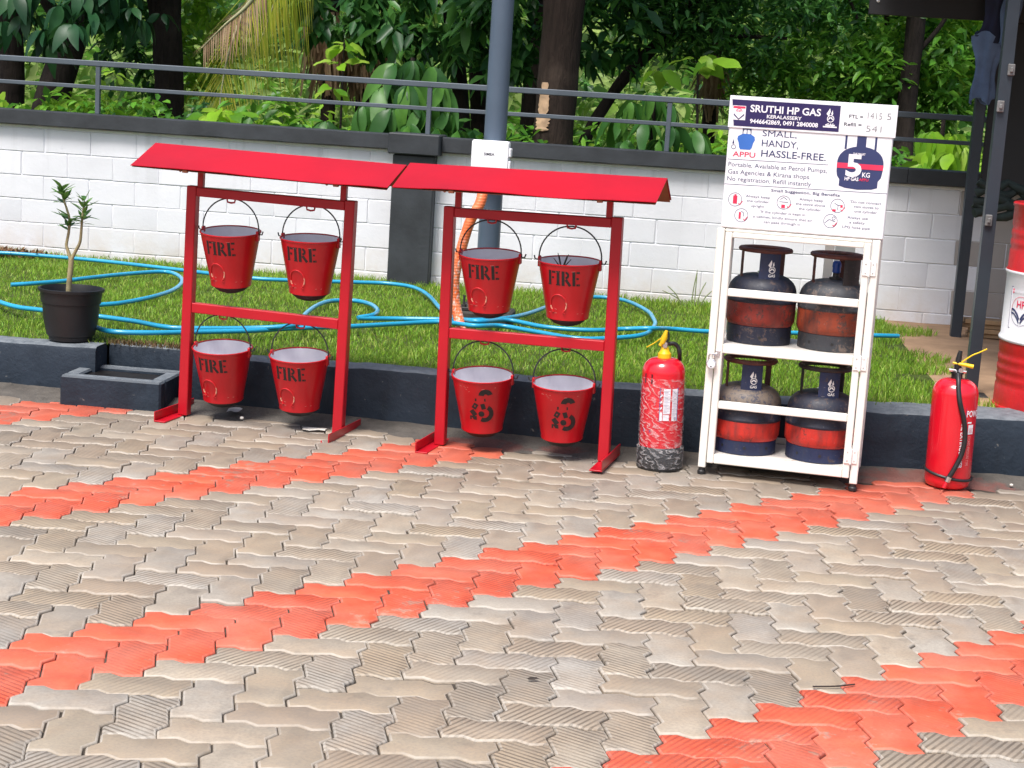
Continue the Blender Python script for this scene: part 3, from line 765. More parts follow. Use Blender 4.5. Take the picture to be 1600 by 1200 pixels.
e2 = thing('fire_extinguisher', 'unwrapped red extinguisher with long black hose in front of the oil drum', 'fire extinguisher', (1.065, 6.80, 0), math.radians(-4), 'fire extinguishers', ry=-.012)
R2, H2E = .0905, .455
ext_body(R2, H2E).build('body', M_EXT, e2, smooth=50)
m = MB(); m.lathe([(.022, H2E-.014), (.022, H2E+.006), (.026, H2E+.007), (.026, H2E+.014), (.014, H2E+.015), (.014, H2E+.04)], 20, cap1=True); m.build('collar', M_BLK, e2, smooth=40)
m = MB(); m.tube([(-.034, -.012, H2E+.022), (.034, -.012, H2E+.018)], .0065, 10); m.tube([(.012, -.02, H2E+.022), (.012, .03, H2E+.022)], .010, 10); m.tube([(0, -.012, H2E+.02), (0, -.04, H2E+.012)], .009, 10); m.build('valve', M_CHR, e2, smooth=40)
m = MB(); m.tube([(-.004, -.01, H2E+.03), (.0, -.012, H2E+.07), (.004, -.01, H2E+.10)], [.011, .012, .008], 8); m.build('carry_handle', M_BLK, e2, smooth=50)
m = MB(); m.tube([(-.022, -.014, H2E+.051), (.02, -.02, H2E+.047), (.058, -.022, H2E+.042)], [.004, .0075, .0085], 8); m.build('lever', M_YEL, e2, smooth=50)
m = MB(); m.tube(smooth_path([(.012, -.012, H2E+.055), (.05, -.01, H2E+.085), (.075, -.01, H2E+.098), (.105, -.01, H2E+.115)], 4), .0028, 5); m.build('safety_tag', M_YEL, e2)
def cyl_pt(x, z, R=R2, e=.0105): return (math.sin(x/R)*(R+e), -math.cos(x/R)*(R+e), z)
hp = [(0, -.045, H2E+.010), (.002, -.068, H2E-.012), (.004, -.085, H2E-.045)]+[cyl_pt(*q) for q in ((.012, .36), (.030, .30), (.040, .25), (.042, .20), (.034, .15), (.016, .10), (-.002, .058))]
m = MB(); m.tube(smooth_path(hp, 6), .0098, 10); m.build('hose', M_BLK, e2, smooth=60)
m = MB(); m.tube([cyl_pt(-.001, .062), cyl_pt(-.007, .042)], .0122, 12); m.build('hose_clip', M_CHR, e2, smooth=40)
m = MB(); m.tube([cyl_pt(-.007, .042), cyl_pt(-.016, .016, e=.014)], .0088, 10); m.build('nozzle', M_EXT, e2, smooth=40)
m = MB(); V = []; nn = 40
m.tube([((R2+.003)*math.cos(a), (R2+.003)*math.sin(a), .062-.016*math.cos(a+.35)-.004) for a in np.linspace(0, 2*PI, nn+1)[:-1]], .006, 6, closed=True, flat=1.); m.build('rubber_strap', M_BLK, e2, smooth=60)
lb = Flat(); lb.rect(.044, .150, .292, .338, .0012); lb.wrap(R2); lb.build('blue_label', M_LBB2, e2)
lb = Flat(); lb.text('POWDER', .047, .145, .303, .024, .02, .002); lb.wrap(R2); lb.build('label_lettering', M_LBW, e2)
lb = Flat(); lb.rect(.060, .088, .232, .270, .0012); lb.line([(.055, .279), (.075, .279)], .006, .0012)
vs, fs = text2d('FIRE EXTINGUISHER', 0, .19, 0, .017, .02); lb.put([(.028-(-y)+.0, .285-x) for x, y in vs], fs, .0012)
lb.wrap(R2); lb.build('side_lettering', M_LBW, e2)
lb = Flat(); vs, fs = text2d('STORED PRESSURE TYPE', 0, .12, 0, .014, .0); lb.put([(.062+y, .225-x) for x, y in vs], fs, .0012); vs, fs = text2d('ABC', 0, .03, 0, .02, .0); lb.put([(.064+x*.7, .238+y) for x, y in vs], fs, .002)
lb.wrap(R2); lb.build('fine_lettering', paint('pink_print', (.72, .25, .25), .5), e2)

# ------------------------------------------------------------------ cylinder cabinet
HC = math.atan2(-.078, .619)
M_CAB = paint('cream_white_enamel', (.80, .77, .70), .42, var=.05, scale=5, chip=(.30, .16, .08), chip_at=.80, chip_scale=16)
M_HARD = paint('painted_hardware', (.80, .78, .74), .4, var=.08, scale=20, chip=(.35, .2, .1), chip_at=.74, chip_scale=60)
M_INOX = paint('scratched_lock_steel', (.72, .72, .74), .3, metal=.8, var=.1, scale=30)
cab = thing('cylinder_cabinet', 'cream white steel cabinet holding four gas cylinders under a printed board', 'cabinet', (.065, 6.63, 0), HC)
CW, CH, CDp = .625, .985, .37
for nm, x in (('leg', 0), ('leg', CW-.030)):
    for y in (0, CDp-.030):
        m = MB(); m.box((x, y, .030), (x+.030, y+.030, CH), .003); lg = m.build('leg', M_CAB, cab)
        m = MB(); m.lathe([(.014, 0), (.017, .003), (.017, .014), (.013, .018), (.013, .031)], 14, cap0=True, M=Matrix.Translation((x+.015, y+.015, 0))); m.build('rubber_foot', M_BLK, lg, smooth=40)
def bar(nm, lo, hi, mt=M_CAB, par=None, c=.003): m = MB(); m.box(lo, hi, c); return m.build(nm, mt, par or cab)
bar('top_rail', (.031, .001, CH-.012), (CW-.031, .029, CH-.001))
bar('back_rail', (.031, CDp-.028, CH-.026), (CW-.031, CDp-.002, CH-.002)); bar('back_rail', (.031, CDp-.028, .09), (CW-.031, CDp-.002, .115)); bar('back_rail', (.031, CDp-.028, .5), (CW-.031, CDp-.002, .525))
bar('back_upright', (.40, CDp-.027, .53), (.437, CDp-.005, CH-.03))
bar('back_plate', (.44, CDp-.024, .80), (.52, CDp-.021, CH-.03), paint('dusty_clear_sheet', (.55, .60, .57), .3, var=.2, scale=6))
for x in (.001, CW-.029):
    for z in (.054, .498, CH-.026): bar('side_rail', (x, .031, z), (x+.028, CDp-.031, z+.024))
M_SHELF = paint('shelf_sheet', (.62, .58, .53), .5, var=.15, scale=8, chip=(.3, .17, .1), chip_at=.7, chip_scale=14)
for z in (.084, .527): bar('shelf', (.032, .024, z), (CW-.032, CDp-.03, z+.006), M_SHELF, c=0)
# hinged door: stiles, rails and guard bars
x0, x1 = .0335, CW-.0335
door = bar('door', (x0, -.006, .052), (x0+.027, .022, CH-.0135))
bar('stile', (x1-.027, -.006, .052), (x1, .022, CH-.0135), par=door)
bar('door_rail', (x0+.0275, -.005, .052), (x1-.0275, .021, .089), par=door); bar('door_rail', (x0+.0275, -.005, CH-.034), (x1-.0275, .021, CH-.0140), par=door)
bar('guard_bar', (x0+.0275, -.005, .496), (x1-.0275, .021, .533), par=door)
bar('guard_bar', (x0+.0275, -.0045, .722), (x1-.0275, .0205, .752), par=door); bar('guard_bar', (x0+.0275, -.0045, .274), (x1-.0275, .0205, .304), par=door)
for z in (.875, .508, .140):
    m = MB(); m.box((CW-.058, -.0105, z-.028), (CW-.036, -.0065, z+.028), .001); m.box((CW-.031, -.0045, z-.028), (CW-.008, -.0005, z+.028), .001); m.tube([(CW-.0335, -.008, z-.03), (CW-.0335, -.008, z+.03)], .0055, 8); h = m.build('hinge', M_HARD, cab)
    m = MB()
    for dx in (CW-.047, CW-.0195):
        for dz in (-.017, .017): m.lathe([(.0032, 0), (.0026, .0015)], 8, cap1=True, M=Matrix.Translation((dx, -.0105 if dx < CW-.04 else -.0045, z+dz)) @ Matrix.Rotation(PI/2, 4, 'X'))
    m.build('rivets', M_INOX, h)
m = MB(); m.tube([(.020, -.004, .492), (.020, -.018, .492), (.040, -.018, .492), (.040, -.008, .492)], .0032, 6); m.box((.034, -.010, .482), (.052, -.0062, .506), .001); m.build('hasp', M_INOX, cab)
lock = thing('padlock', 'round white steel padlock hanging on the left door edge of the cabinet', 'padlock', tuple(cab.matrix_basis @ Vector((.022, -.020, .452))), HC+.08)
RX = Matrix.Rotation(PI/2, 4, 'X')
m = MB(); m.lathe([(.0, -.009), (.0165, -.009), (.0195, -.006), (.0195, .006), (.0165, .009), (0, .009)], 28, M=RX); m.build('case', M_INOX, lock, smooth=40)
m = MB(); m.lathe([(.0, .0095), (.015, .0095), (.0155, .0088)], 24, M=RX); m.build('face_plate', paint('lock_face', (.78, .78, .8), .35, var=.08, scale=40), lock, smooth=30)
m = MB(); m.lathe([(0, .0103), (.003, .0103), (.003, .0092)], 10, M=Matrix.Translation((0, 0, -.009)) @ RX); m.build('keyhole', M_BLK, lock)
m = MB(); m.tube([(-.011, 0, .014), (-.011, 0, .030)]+[(-.011*math.cos(a), 0, .030+.011*math.sin(a)) for a in np.linspace(0, PI, 9)]+[(.011, 0, .014)], .0032, 8); m.build('shackle', M_CHR, lock, smooth=60)

# ------------------------------------------------------------------ gas cylinders
def worn(name, base, rust, amt, grime=.3, rough=.5):
    m, t, b, N, L = nodes(name); v = coords(t)
    oi = N.new('ShaderNodeObjectInfo'); vv = N.new('ShaderNodeVectorMath'); vv.operation = 'ADD'; L.new(v, vv.inputs[0]); L.new(oi.outputs['Random'], vv.inputs[1]); v = vv.outputs[0]
    n1 = noise(t, v, 7, 6, .7); n2 = noise(t, v, 42, 7, .78, .8); n3 = noise(t, mapping(t, v, (1, 1, .25)), 30, 3)
    c = mixc(t, ramp(t, n1, .3, .7), tuple(x*.7 for x in base), base)
    c = mixc(t, ramp(t, n3, .46, .66, 0, grime), c, (.03, .025, .024))
    c = mixc(t, ramp(t, math_(t, 'ADD', n2, math_(t, 'MULTIPLY', math_(t, 'SUBTRACT', n1, .5), .7)), .665-amt, .74-amt, 0, .85), c, rust)
    n4 = noise(t, mapping(t, v, (1, 1, 2.5)), 55, 3, .8, 1.5)
    c = mixc(t, ramp(t, n4, .66, .72, 0, .55), c, (.36, .33, .30))
    L.new(c, b.inputs['Base Color']); L.new(ramp(t, n2, .3, .7, rough-.1, rough+.2), b.inputs['Roughness'])
    bump(t, b, n2, .35, .003); return m
RST = (.10, .035, .02)
M_NAVY = worn('navy_cylinder_paint', (.010, .013, .030), (.085, .055, .045), .11)
M_NAVYC = worn('clean_navy_cylinder_paint', (.011, .022, .072), (.06, .04, .035), .05, .25)
M_BAND_D = worn('dull_red_band', (.26, .026, .015), (.045, .025, .022), .14, .6)
M_BAND_O = worn('rusty_orange_band', (.34, .058, .022), (.06, .045, .04), .15, .6)
M_BAND_R = worn('bright_red_band', (.60, .028, .016), (.10, .03, .025), .07, .5)
M_GREYN = worn('faded_grey_blue_paint', (.040, .043, .050), (.15, .11, .09), .11, .4)
M_RING_R = worn('rust_ring', (.12, .030, .020), (.05, .02, .016), .12)
M_RING_K = worn('black_ring', (.022, .016, .015), (.07, .03, .02), .04)
M_DUST = worn('dusty_shoulder', (.17, .13, .10), (.03, .035, .06), .12, .2)
M_MARK = paint('white_print', (.70, .68, .66), .6, var=.1, scale=40, chip=(.05, .05, .08), chip_at=.66, chip_scale=90)
M_MARKR = paint('red_print', (.50, .05, .05), .6)
M_CAPB = paint('blue_valve_cap', (.012, .06, .30), .3, var=.1)
RC = .1375
def flame_logo(f, x, z, s, y=.001):
    f.poly([(x-.2*s, z+.5*s), (x-.42*s, z+.72*s), (x-.12*s, z+1.25*s), (x-.05*s, z+.95*s), (x-.1*s, z+.75*s)], y)
    f.poly([(x+.02*s, z+.78*s), (x+.12*s, z+1.1*s), (x+.2*s, z+.72*s), (x+.08*s, z+.6*s)], y)
    f.ring(x, z+.28*s, .34*s, .07*s, 18, y); f.line([(x-.22*s, z+.2*s), (x, z+.40*s), (x+.22*s, z+.2*s)], .1*s, y); f.line([(x-.16*s, z+.40*s), (x+.16*s, z+.40*s)], .06*s, y)
    f.text('GAS', x-.34*s, x+.34*s, z-.42*s, .26*s, .015, y)
def gas_cylinder(label, u, v, z, rz, shell, band, foot, ring, plate, markside, cap=False, shoulder=None, bare=False, hf=.06, hb=.15):
    loc = cab.matrix_basis @ Vector((u, v, z))
    t = thing('gas_cylinder', label, 'gas cylinder', loc, HC+rz, 'small gas cylinders in the cabinet')
    pr = [(RC-.012, .0), (RC-.010, .002), (RC-.010, hf), (RC-.013, hf+.002)]
    m = MB(); m.lathe(pr, 44); f = m.build('foot_ring', foot, t, smooth=40)
    for a in (-2.2, -1.45, -.7, .8):
        m = MB(); m.lathe([(0, .0), (.006, .0), (.006, -.004)], 10, M=Matrix.Translation(((RC-.0092)*math.cos(a), (RC-.0092)*math.sin(a), .03)) @ Matrix.Rotation(a, 4, 'Z') @ Matrix.Rotation(PI/2, 4, 'Y')); m.build('vent_hole', M_BLK, f)
    pr = [(RC-.020, hf-.004), (RC-.008, hf+.004), (RC-.001, hf+.02), (RC, hf+.036), (RC, hb)]
    m = MB(); m.lathe(pr, 44); bd = m.build('red_band', band, t, smooth=50)
    m = MB(); m.lathe([(RC, hb), (RC+.0022, hb+.003), (RC+.0022, hb+.010), (RC, hb+.013), (RC, .186), (RC-.002, .198)], 44); m.build('shell', shell, t, smooth=50)
    pr = [(RC-.002, .198)]+[(.030+(RC-.032)*math.cos(a)**.75, .198+.074*math.sin(a)) for a in np.linspace(.12, PI/2, 10)]
    m = MB(); m.lathe(pr, 44, cap1=True); sh = m.build('shoulder', shoulder or shell, t, smooth=50)
    m = MB(); m.lathe([(.026, .270), (.026, .280), (.014, .282), (.012, .300), (.016, .302), (.016, .308)], 16, cap1=True); m.build('valve', M_CHR if not cap else M_RING_K, t, smooth=40)
    if cap:
        m = MB(); m.lathe([(.013, .298), (.017, .302), (.016, .319), (.018, .322), (.017, .338), (.012, .345)], 18, cap1=True); m.build('valve_cap', M_CAPB, t, smooth=40)
    rr, ra = .0955, .0125
    m = MB(); m.lathe([(rr+ra*math.cos(a), .368+.0098*math.sin(a)) for a in np.linspace(0, 2*PI, 13)], 36); m.build('handle_ring', ring, t, smooth=60)
    def plate_(a, half, nm, mt):
        m = MB(); K = max(2, int(half*14)); V = []; F = []
        for i in range(K+1):
            q = a-half+2*half*i/K
            for (r_, zz) in ((.099, .362), (.0985, .232), (.0945, .232), (.095, .362)): V.append((r_*math.cos(q), r_*math.sin(q), zz))
        for i in range(K):
            for j in range(4): F.append((i*4+j, (i+1)*4+j, (i+1)*4+(j+1) % 4, i*4+(j+1) % 4))
        F += [(0, 1, 2, 3), (K*4+3, K*4+2, K*4+1, K*4)]
        m.add(V, F); return m.build(nm, mt, t, smooth=40)
    a0 = -PI/2+markside
    pl = plate_(a0, .43, 'stanchion', plate); plate_(a0+2.15, .16, 'stanchion', ring); plate_(-PI/2-1.05, .09, 'stanchion', ring)
    if not bare:
        fl = Flat(); flame_logo(fl, .008, .285, .040); fl.wrap(.0995)
        Rm = Matrix.Rotation(markside, 3, 'Z'); fl.v = [tuple(Rm @ Vector(p)) for p in fl.v]; fl.build('flame_mark', M_MARK, pl)
    # stencilled words on shoulder and shell
    fl = Flat()
    if markside > 0.02:
        sx = -.075
    else: sx = -.05
    def sr(zz): return np.interp(zz, [.16, .198, .224, .245, .262], [RC, RC-.001, RC-.014, RC-.034, RC-.06])
    fl.text('NETT WT. 5 kg', sx, sx+.075, .228, .012, .01, .0018); fl.text('ONLY', sx+.012, sx+.05, .212, .011, .01, .0018)
    fl.wrap(lambda zz: float(sr(zz))); fl.build('stencil_words', M_MARK, sh)
    return t
z1, z0 = .5345, .0915
gas_cylinder('navy cylinder with dull red band and rusty handle ring, left on the upper shelf', .180, .165, z1, 0, M_NAVY, M_BAND_D, M_NAVY, M_RING_R, M_NAVYC, .32, hf=.07, hb=.163)
gas_cylinder('grey blue worn cylinder with blue valve cap and orange band on the upper shelf', .462, .165, z1, 0, M_GREYN, M_BAND_O, M_GREYN, M_RING_R, M_RING_K, .78, cap=True, bare=True, hf=.062, hb=.155)
gas_cylinder('bright red banded cylinder with dusty brown shoulder on the lower shelf', .160, .150, z0, 0, M_NAVY, M_BAND_R, M_NAVYC, M_RING_R, M_NAVYC, .20, shoulder=M_DUST, hf=.054, hb=.132)
gas_cylinder('bright red banded cylinder with black handle ring on the lower shelf near the hinges', .456, .150, z0, 0, M_NAVY, M_BAND_R, M_NAVYC, M_RING_K, M_NAVYC, .28, hf=.058, hb=.136)

# ------------------------------------------------------------------ printed board on the cabinet
M_BRD = paint('white_board_print', (.82, .82, .84), .45, var=.02, scale=3)
M_INK = paint('navy_ink', (.030, .040, .125), .5, var=.05)
M_PUR = paint('violet_banner_ink', (.022, .012, .085), .45, var=.05)
M_REDI = paint('red_ink', (.68, .03, .09), .5)
M_BLUI = paint('mid_blue_ink', (.04, .15, .50), .5)
M_PEN = paint('grey_marker_ink', (.20, .20, .21), .6)
M_BLKI = paint('dark_ink', (.05, .05, .07), .5)
brd = thing('advertising_board', 'white printed SMALL, HANDY, HASSLE-FREE gas board standing on the cabinet', 'advertising board', (.065, 6.63, 0), HC)
m = MB(); m.box((.012, 0, .988), (.632, .085, 1.486), .004); m.build('board', M_BRD, brd)
m = MB(); m.box((.008, -.004, 1.373), (.640, -.0005, 1.494), .001); strip = m.build('banner_strip', M_BRD, brd)
Y1 = -.0042
def part_print(nm, f, mt, par=brd): return f.build(nm, mt, par)
f = Flat(); f.poly([(.017, 1.480), (.428, 1.480), (.428, 1.382), (.030, 1.380)][::-1], Y1-.0006); part_print('violet_banner', f, M_PUR, strip)
f = Flat(); y = Y1-.0012
f.text('SRUTHI HP GAS', .089, .356, 1.437, .0255, .022, y); f.text('KERALASSERY', .154, .286, 1.4165, .0125, .02, y); f.text('9446642869, 0491 2840008', .091, .349, 1.394, .0155, .025, y)
f.rect(.022, .072, 1.403, 1.457, y)
flame_logo(f, .394, 1.418, .040, y); f.rect(.368, .420, 1.396, 1.401, y); f.rect(.376, .412, 1.4025, 1.4075, y)
part_print('banner_lettering', f, M_LBW, strip)
f = Flat(); y = Y1-.0018; f.rect(.024, .070, 1.447, 1.455, y); f.ring(.047, 1.434, .0125, .002, 20, y, .0, PI); f.text('HP', .040, .055, 1.433, .007, .02, y); part_print('crest_red', f, M_REDI, strip)
f = Flat(); f.poly([(.027, 1.428), (.047, 1.408), (.067, 1.428), (.067, 1.421), (.047, 1.4035), (.027, 1.421)], y); part_print('crest_navy', f, M_PUR, strip)
f = Flat(); y = Y1-.0006; f.text('FTL =', .462, .514, 1.437, .0125, .012, y); f.text('Refill =', .446, .511, 1.407, .0125, .012, y); part_print('quota_lettering', f, M_BLKI, strip)
f = Flat(); y = Y1-.0006
f.text('1415', .531, .584, 1.438, .024, -.012, y); f.text('5', .602, .618, 1.439, .024, -.012, y); f.text('541', .529, .586, 1.390, .023, -.012, y); part_print('handwritten_numbers', f, M_PEN, strip)
y = -.0006
f = Flat(); f.text('SMALL,', .143, .273, 1.348, .0225, .0, y); f.text('HANDY,', .143, .282, 1.309, .025, .004, y); f.text('HASSLE-FREE.', .144, .390, 1.270, .0255, .008, y)
f.line([(.017, 1.252), (.401, 1.256)], .0018, y); f.line([(.013, 1.156), (.631, 1.163)], .0018, y); part_print('headline_lettering', f, M_INK)
f = Flat(); f.text('Portable, Available at Petrol Pumps,', .022, .399, 1.225, .0165, -.002, y); f.text('Gas Agencies & Kirana shops.', .023, .339, 1.197, .0165, -.002, y); f.text('No registration, Refill instantly', .022, .343, 1.170, .0165, -.002, y)
part_print('body_lettering', f, M_INK)
f = Flat(); f.text('Small Suggestion, Big Benefits', .194, .455, 1.139, .0105, .012, y); part_print('subheading_lettering', f, M_INK)
caps = []
for s_, a, b, zz in (("'Always keep", .097, .192, 1.111), ('the cylinder', .105, .190, 1.0935), ('upright', .122, .172, 1.075), ("'Always keep", .302, .394, 1.114), ('the stove above', .292, .404, 1.096), ('the cylinder', .305, .390, 1.078), ("'Do not connect", .496, .612, 1.119), ('two stoves to', .512, .604, 1.102), ('one cylinder', .515, .600, 1.084),
    ("'If the cylinder is kept in", .160, .332, 1.055), ('a cabinet, kindly ensure that air', .134, .361, 1.0355), ('can pass through it', .176, .315, 1.017), ("'Always use", .489, .568, 1.059), ('a safety', .500, .558, 1.041), ('LPG hose pipe', .476, .579, 1.022)):
    if s_[0] == "'": caps.append(Flat())
    caps[-1].text(s_, a, b, zz, .0095, .0, y)
for q in caps: part_print('advice_caption', q, M_INK)
f = Flat()
for cx, cz in ((.059, 1.099), (.246, 1.101), (.450, 1.104), (.088, 1.040), (.429, 1.044)): f.ring(cx, cz, .0265, .0018, 30, y)
f.line([(.232, 1.112), (.245, 1.121), (.259, 1.112)], .002, y); f.line([(.229, 1.103), (.263, 1.103)], .002, y); f.line([(.438, 1.113), (.452, 1.106), (.452, 1.088)], .002, y); f.line([(.452, 1.106), (.468, 1.106)], .002, y)
f.line([(.408, 1.036), (.424, 1.050), (.448, 1.042)], .002, y); f.line([(.085, 1.056), (.096, 1.050), (.096, 1.036)], .002, y); f.ring(.440, 1.055, .007, .0018, 14, y)
part_print('advice_pictures', f, M_INK)
f = Flat(); f.rect(.051, .067, 1.083, 1.114, y-.0003); f.rect(.055, .063, 1.1145, 1.119, y-.0003); f.rect(.238, .252, 1.080, 1.093, y-.0003); f.rect(.432, .445, 1.082, 1.090, y-.0003); f.rect(.461, .470, 1.098, 1.108, y-.0003); f.rect(.078, .086, 1.026, 1.052, y-.0003)
for cx, cz in ((.080, 1.085), (.267, 1.087), (.470, 1.090), (.104, 1.026), (.445, 1.030)): f.line([(cx-.007, cz+.001), (cx-.002, cz-.005), (cx+.008, cz+.010)], .0028, y-.0006)
f.text('APPU', .035, .122, 1.264, .019, .01, y-.0003); part_print('red_marks', f, M_REDI)
f = Flat(); f.poly([(.062, 1.292), (.100, 1.292), (.106, 1.300), (.110, 1.318), (.116, 1.330), (.114, 1.342), (.098, 1.352), (.068, 1.352), (.050, 1.342), (.048, 1.330), (.054, 1.318), (.057, 1.300)][::-1], y); part_print('small_cylinder_picture', f, M_BLUI)
f = Flat(); f.ring(.083, 1.358, .017, .003, 16, y-.0003, 0, PI); f.rect(.066, .069, 1.350, 1.372, y-.0003); f.rect(.097, .100, 1.350, 1.372, y-.0003); f.rect(.066, .100, 1.3685, 1.3722, y-.0009); f.rect(.0815, .0845, 1.352, 1.368, y-.0003)
f.ring(.036, 1.300, .009, .002, 14, y-.0003); f.poly([(.030, 1.312), (.034, 1.330), (.038, 1.312)], y-.0003); part_print('small_cylinder_lines', f, M_INK)
f = Flat()
dome = [(.520+.087*math.cos(a), 1.262+.071*max(0, math.sin(a))**.8) for a in np.linspace(0, PI, 22)]
f.poly(dome+[(.434, 1.235), (.437, 1.219), (.447, 1.205), (.447, 1.181), (.470, 1.174), (.518, 1.170), (.570, 1.174), (.591, 1.181), (.591, 1.205), (.601, 1.219), (.604, 1.235)], y)
f.rect(.456, .464, 1.320, 1.371, y-.0001); f.rect(.567, .575, 1.320, 1.371, y-.0001); f.rect(.500, .535, 1.325, 1.371, y-.0001); part_print('large_cylinder_picture', f, M_INK)
f = Flat(); f.rect(.434, .606, 1.248, 1.268, y-.0008); part_print('red_stripe', f, M_REDI)
f = Flat(); f.text('5', .468, .527, 1.221, .078, .03, y-.0014); f.text('KG', .531, .560, 1.219, .017, .02, y-.0014); f.text('THE SMART', .490, .536, 1.300, .008, .02, y-.0014); f.text('HP GAS', .467, .519, 1.203, .0125, .03, y-.0014); part_print('white_lettering', f, M_LBW)
f = Flat(); f.text('APPU', .521, .556, 1.204, .010, .02, y-.0014); part_print('small_red_lettering', f, M_REDI)

# ------------------------------------------------------------------ lamp pole, junction box, conduit
M_POLE = paint('slate_blue_pole_paint', (.075, .105, .145), .4, var=.12, scale=3, bstr=.08, bscale=20)
M_IRON = paint('dark_iron', (.03, .026, .024), .6, var=.4, scale=20)
PX, PY = -1.111, 8.913
pole = thing('lamp_pole', 'tall slate blue steel lamp pole bolted down behind the right bucket stand', 'lamp pole', (PX, PY, .275))
m = MB(); m.lathe([(.060, .07), (.059, 1.2), (.050, 5.2), (.050, 5.21)], 20, cap1=True); m.build('shaft', M_POLE, pole, smooth=50)
m = MB(); m.tube(smooth_path([(0, 0, 5.15), (0, -.1, 5.6), (0, -.6, 5.8), (0, -1.0, 5.85)], 5), .03, 10); arm = m.build('lamp_arm', M_POLE, pole, smooth=60)
m = MB(); m.box((-.11, -1.45, 5.80), (.11, -.95, 5.90), .02); m.build('lamp_head', M_POLE, arm)
m = MB(); m.lathe([(.083, .045), (.080, .10), (.064, .115)], 24, cap0=True); m.build('socket', M_IRON, pole, smooth=40)
m = MB(); m.box((-.125, -.125, .025), (.125, .125, .044), .003); m.build('base_plate', M_IRON, pole)
m = MB(); m.box((-.15, -.15, -.10), (.15, .15, .024), .01); m.build('footing', paint('dark_footing', (.05, .045, .04), .9, var=.4, scale=15, bstr=.5), pole)
for a in (-1, 1):
    for b in (-1, 1):
        m = MB(); m.tube([(a*.10, b*.10, .02), (a*.10, b*.10, .105)], .007, 8); m.lathe([(.014, .044), (.014, .057)], 6, cap1=True, M=Matrix.Translation((a*.10, b*.10, 0))); m.build('bolt', M_IRON, pole)
M_BOX = paint('white_abs_plastic', (.80, .80, .82), .35, var=.03)
def rbox(mb, x0, x1, z0, z1, y0, y1, r):
    P = []
    for cx, cz, a in ((x1-r, z1-r, 0), (x0+r, z1-r, PI/2), (x0+r, z0+r, PI), (x1-r, z0+r, 1.5*PI)):
        for q in range(5): P.append((cx+r*math.cos(a+q*PI/8), cz+r*math.sin(a+q*PI/8)))
    n = len(P); e = .004; cx, cz = (x0+x1)/2, (z0+z1)/2
    V = [(x, y1, z) for x, z in P]+[(x, y0+e, z) for x, z in P]+[(cx+(x-cx)*.965, y0, cz+(z-cz)*.95) for x, z in P]
    F = [(i, (i+1) % n, n+(i+1) % n, n+i) for i in range(n)]+[(n+i, n+(i+1) % n, 2*n+(i+1) % n, 2*n+i) for i in range(n)]+[tuple(2*n+i for i in range(n))]
    mb.add(V, F); return mb
BZ0, BZ1 = 1.060-.235, 1.193-.225
BZ0 -= .045; BZ1 -= .045
jb = rbox(MB(), -.098, .092, BZ0-.01, BZ1, -.135, -.055, .014).build('junction_box', M_BOX, pole, smooth=40)
rbox(MB(), -.100, .094, BZ0-.012, BZ1+.002, -.152, -.1355, .014).build('lid', M_BOX, jb, smooth=40)
for z in (BZ0+.0, BZ0+.065):
    m = MB(); m.box((.093, -.148, z), (.107, -.085, z+.045), .004); m.build('latch', M_BOX, jb)
f = Flat(); f.text('SIMEA', -.035, .022, (BZ0+BZ1)/2-.004, .014, .03, -.1526); f.build('box_lettering', M_BLKI, jb)
M_ORG = None
def orange_mat():
    m, t, b, N, L = nodes('orange_corrugated_pipe'); v = coords(t); z = sep(t, v)[2]
    rb = math_(t, 'SINE', math_(t, 'MULTIPLY', z, 420.))
    c = mixc(t, ramp(t, noise(t, v, 30, 4), .35, .7), (.75, .13, .03), (.82, .24, .10))
    wv = noise(t, mapping(t, v, (1, 1, .5)), 90, 3)
    c = mixc(t, math_(t, 'MULTIPLY', ramp(t, wv, .52, .66), ramp(t, z, .62, .74, .75, 0)), c, (.75, .66, .60))
    L.new(c, b.inputs['Base Color']); b.inputs['Roughness'].default_value = .45
    bump(t, b, rb, .25, .002); return m
cpts = [(-1.113, 8.580, 1.047), (-1.113, 8.520, 0.908), (-1.160, 8.500, 0.799), (-1.195, 8.500, 0.666), (-1.223, 8.500, 0.517), (-1.215, 8.500, 0.386), (-1.187, 8.480, 0.291), (-1.158, 8.420, 0.229), (-1.153, 8.400, 0.186)]
co = MB().tube(smooth_path(cpts, 8), .0275, 12).build('cable_conduit', orange_mat(), smooth=60)
tag(co, 'orange corrugated cable conduit curving down beside the lamp pole into the lawn', 'conduit')

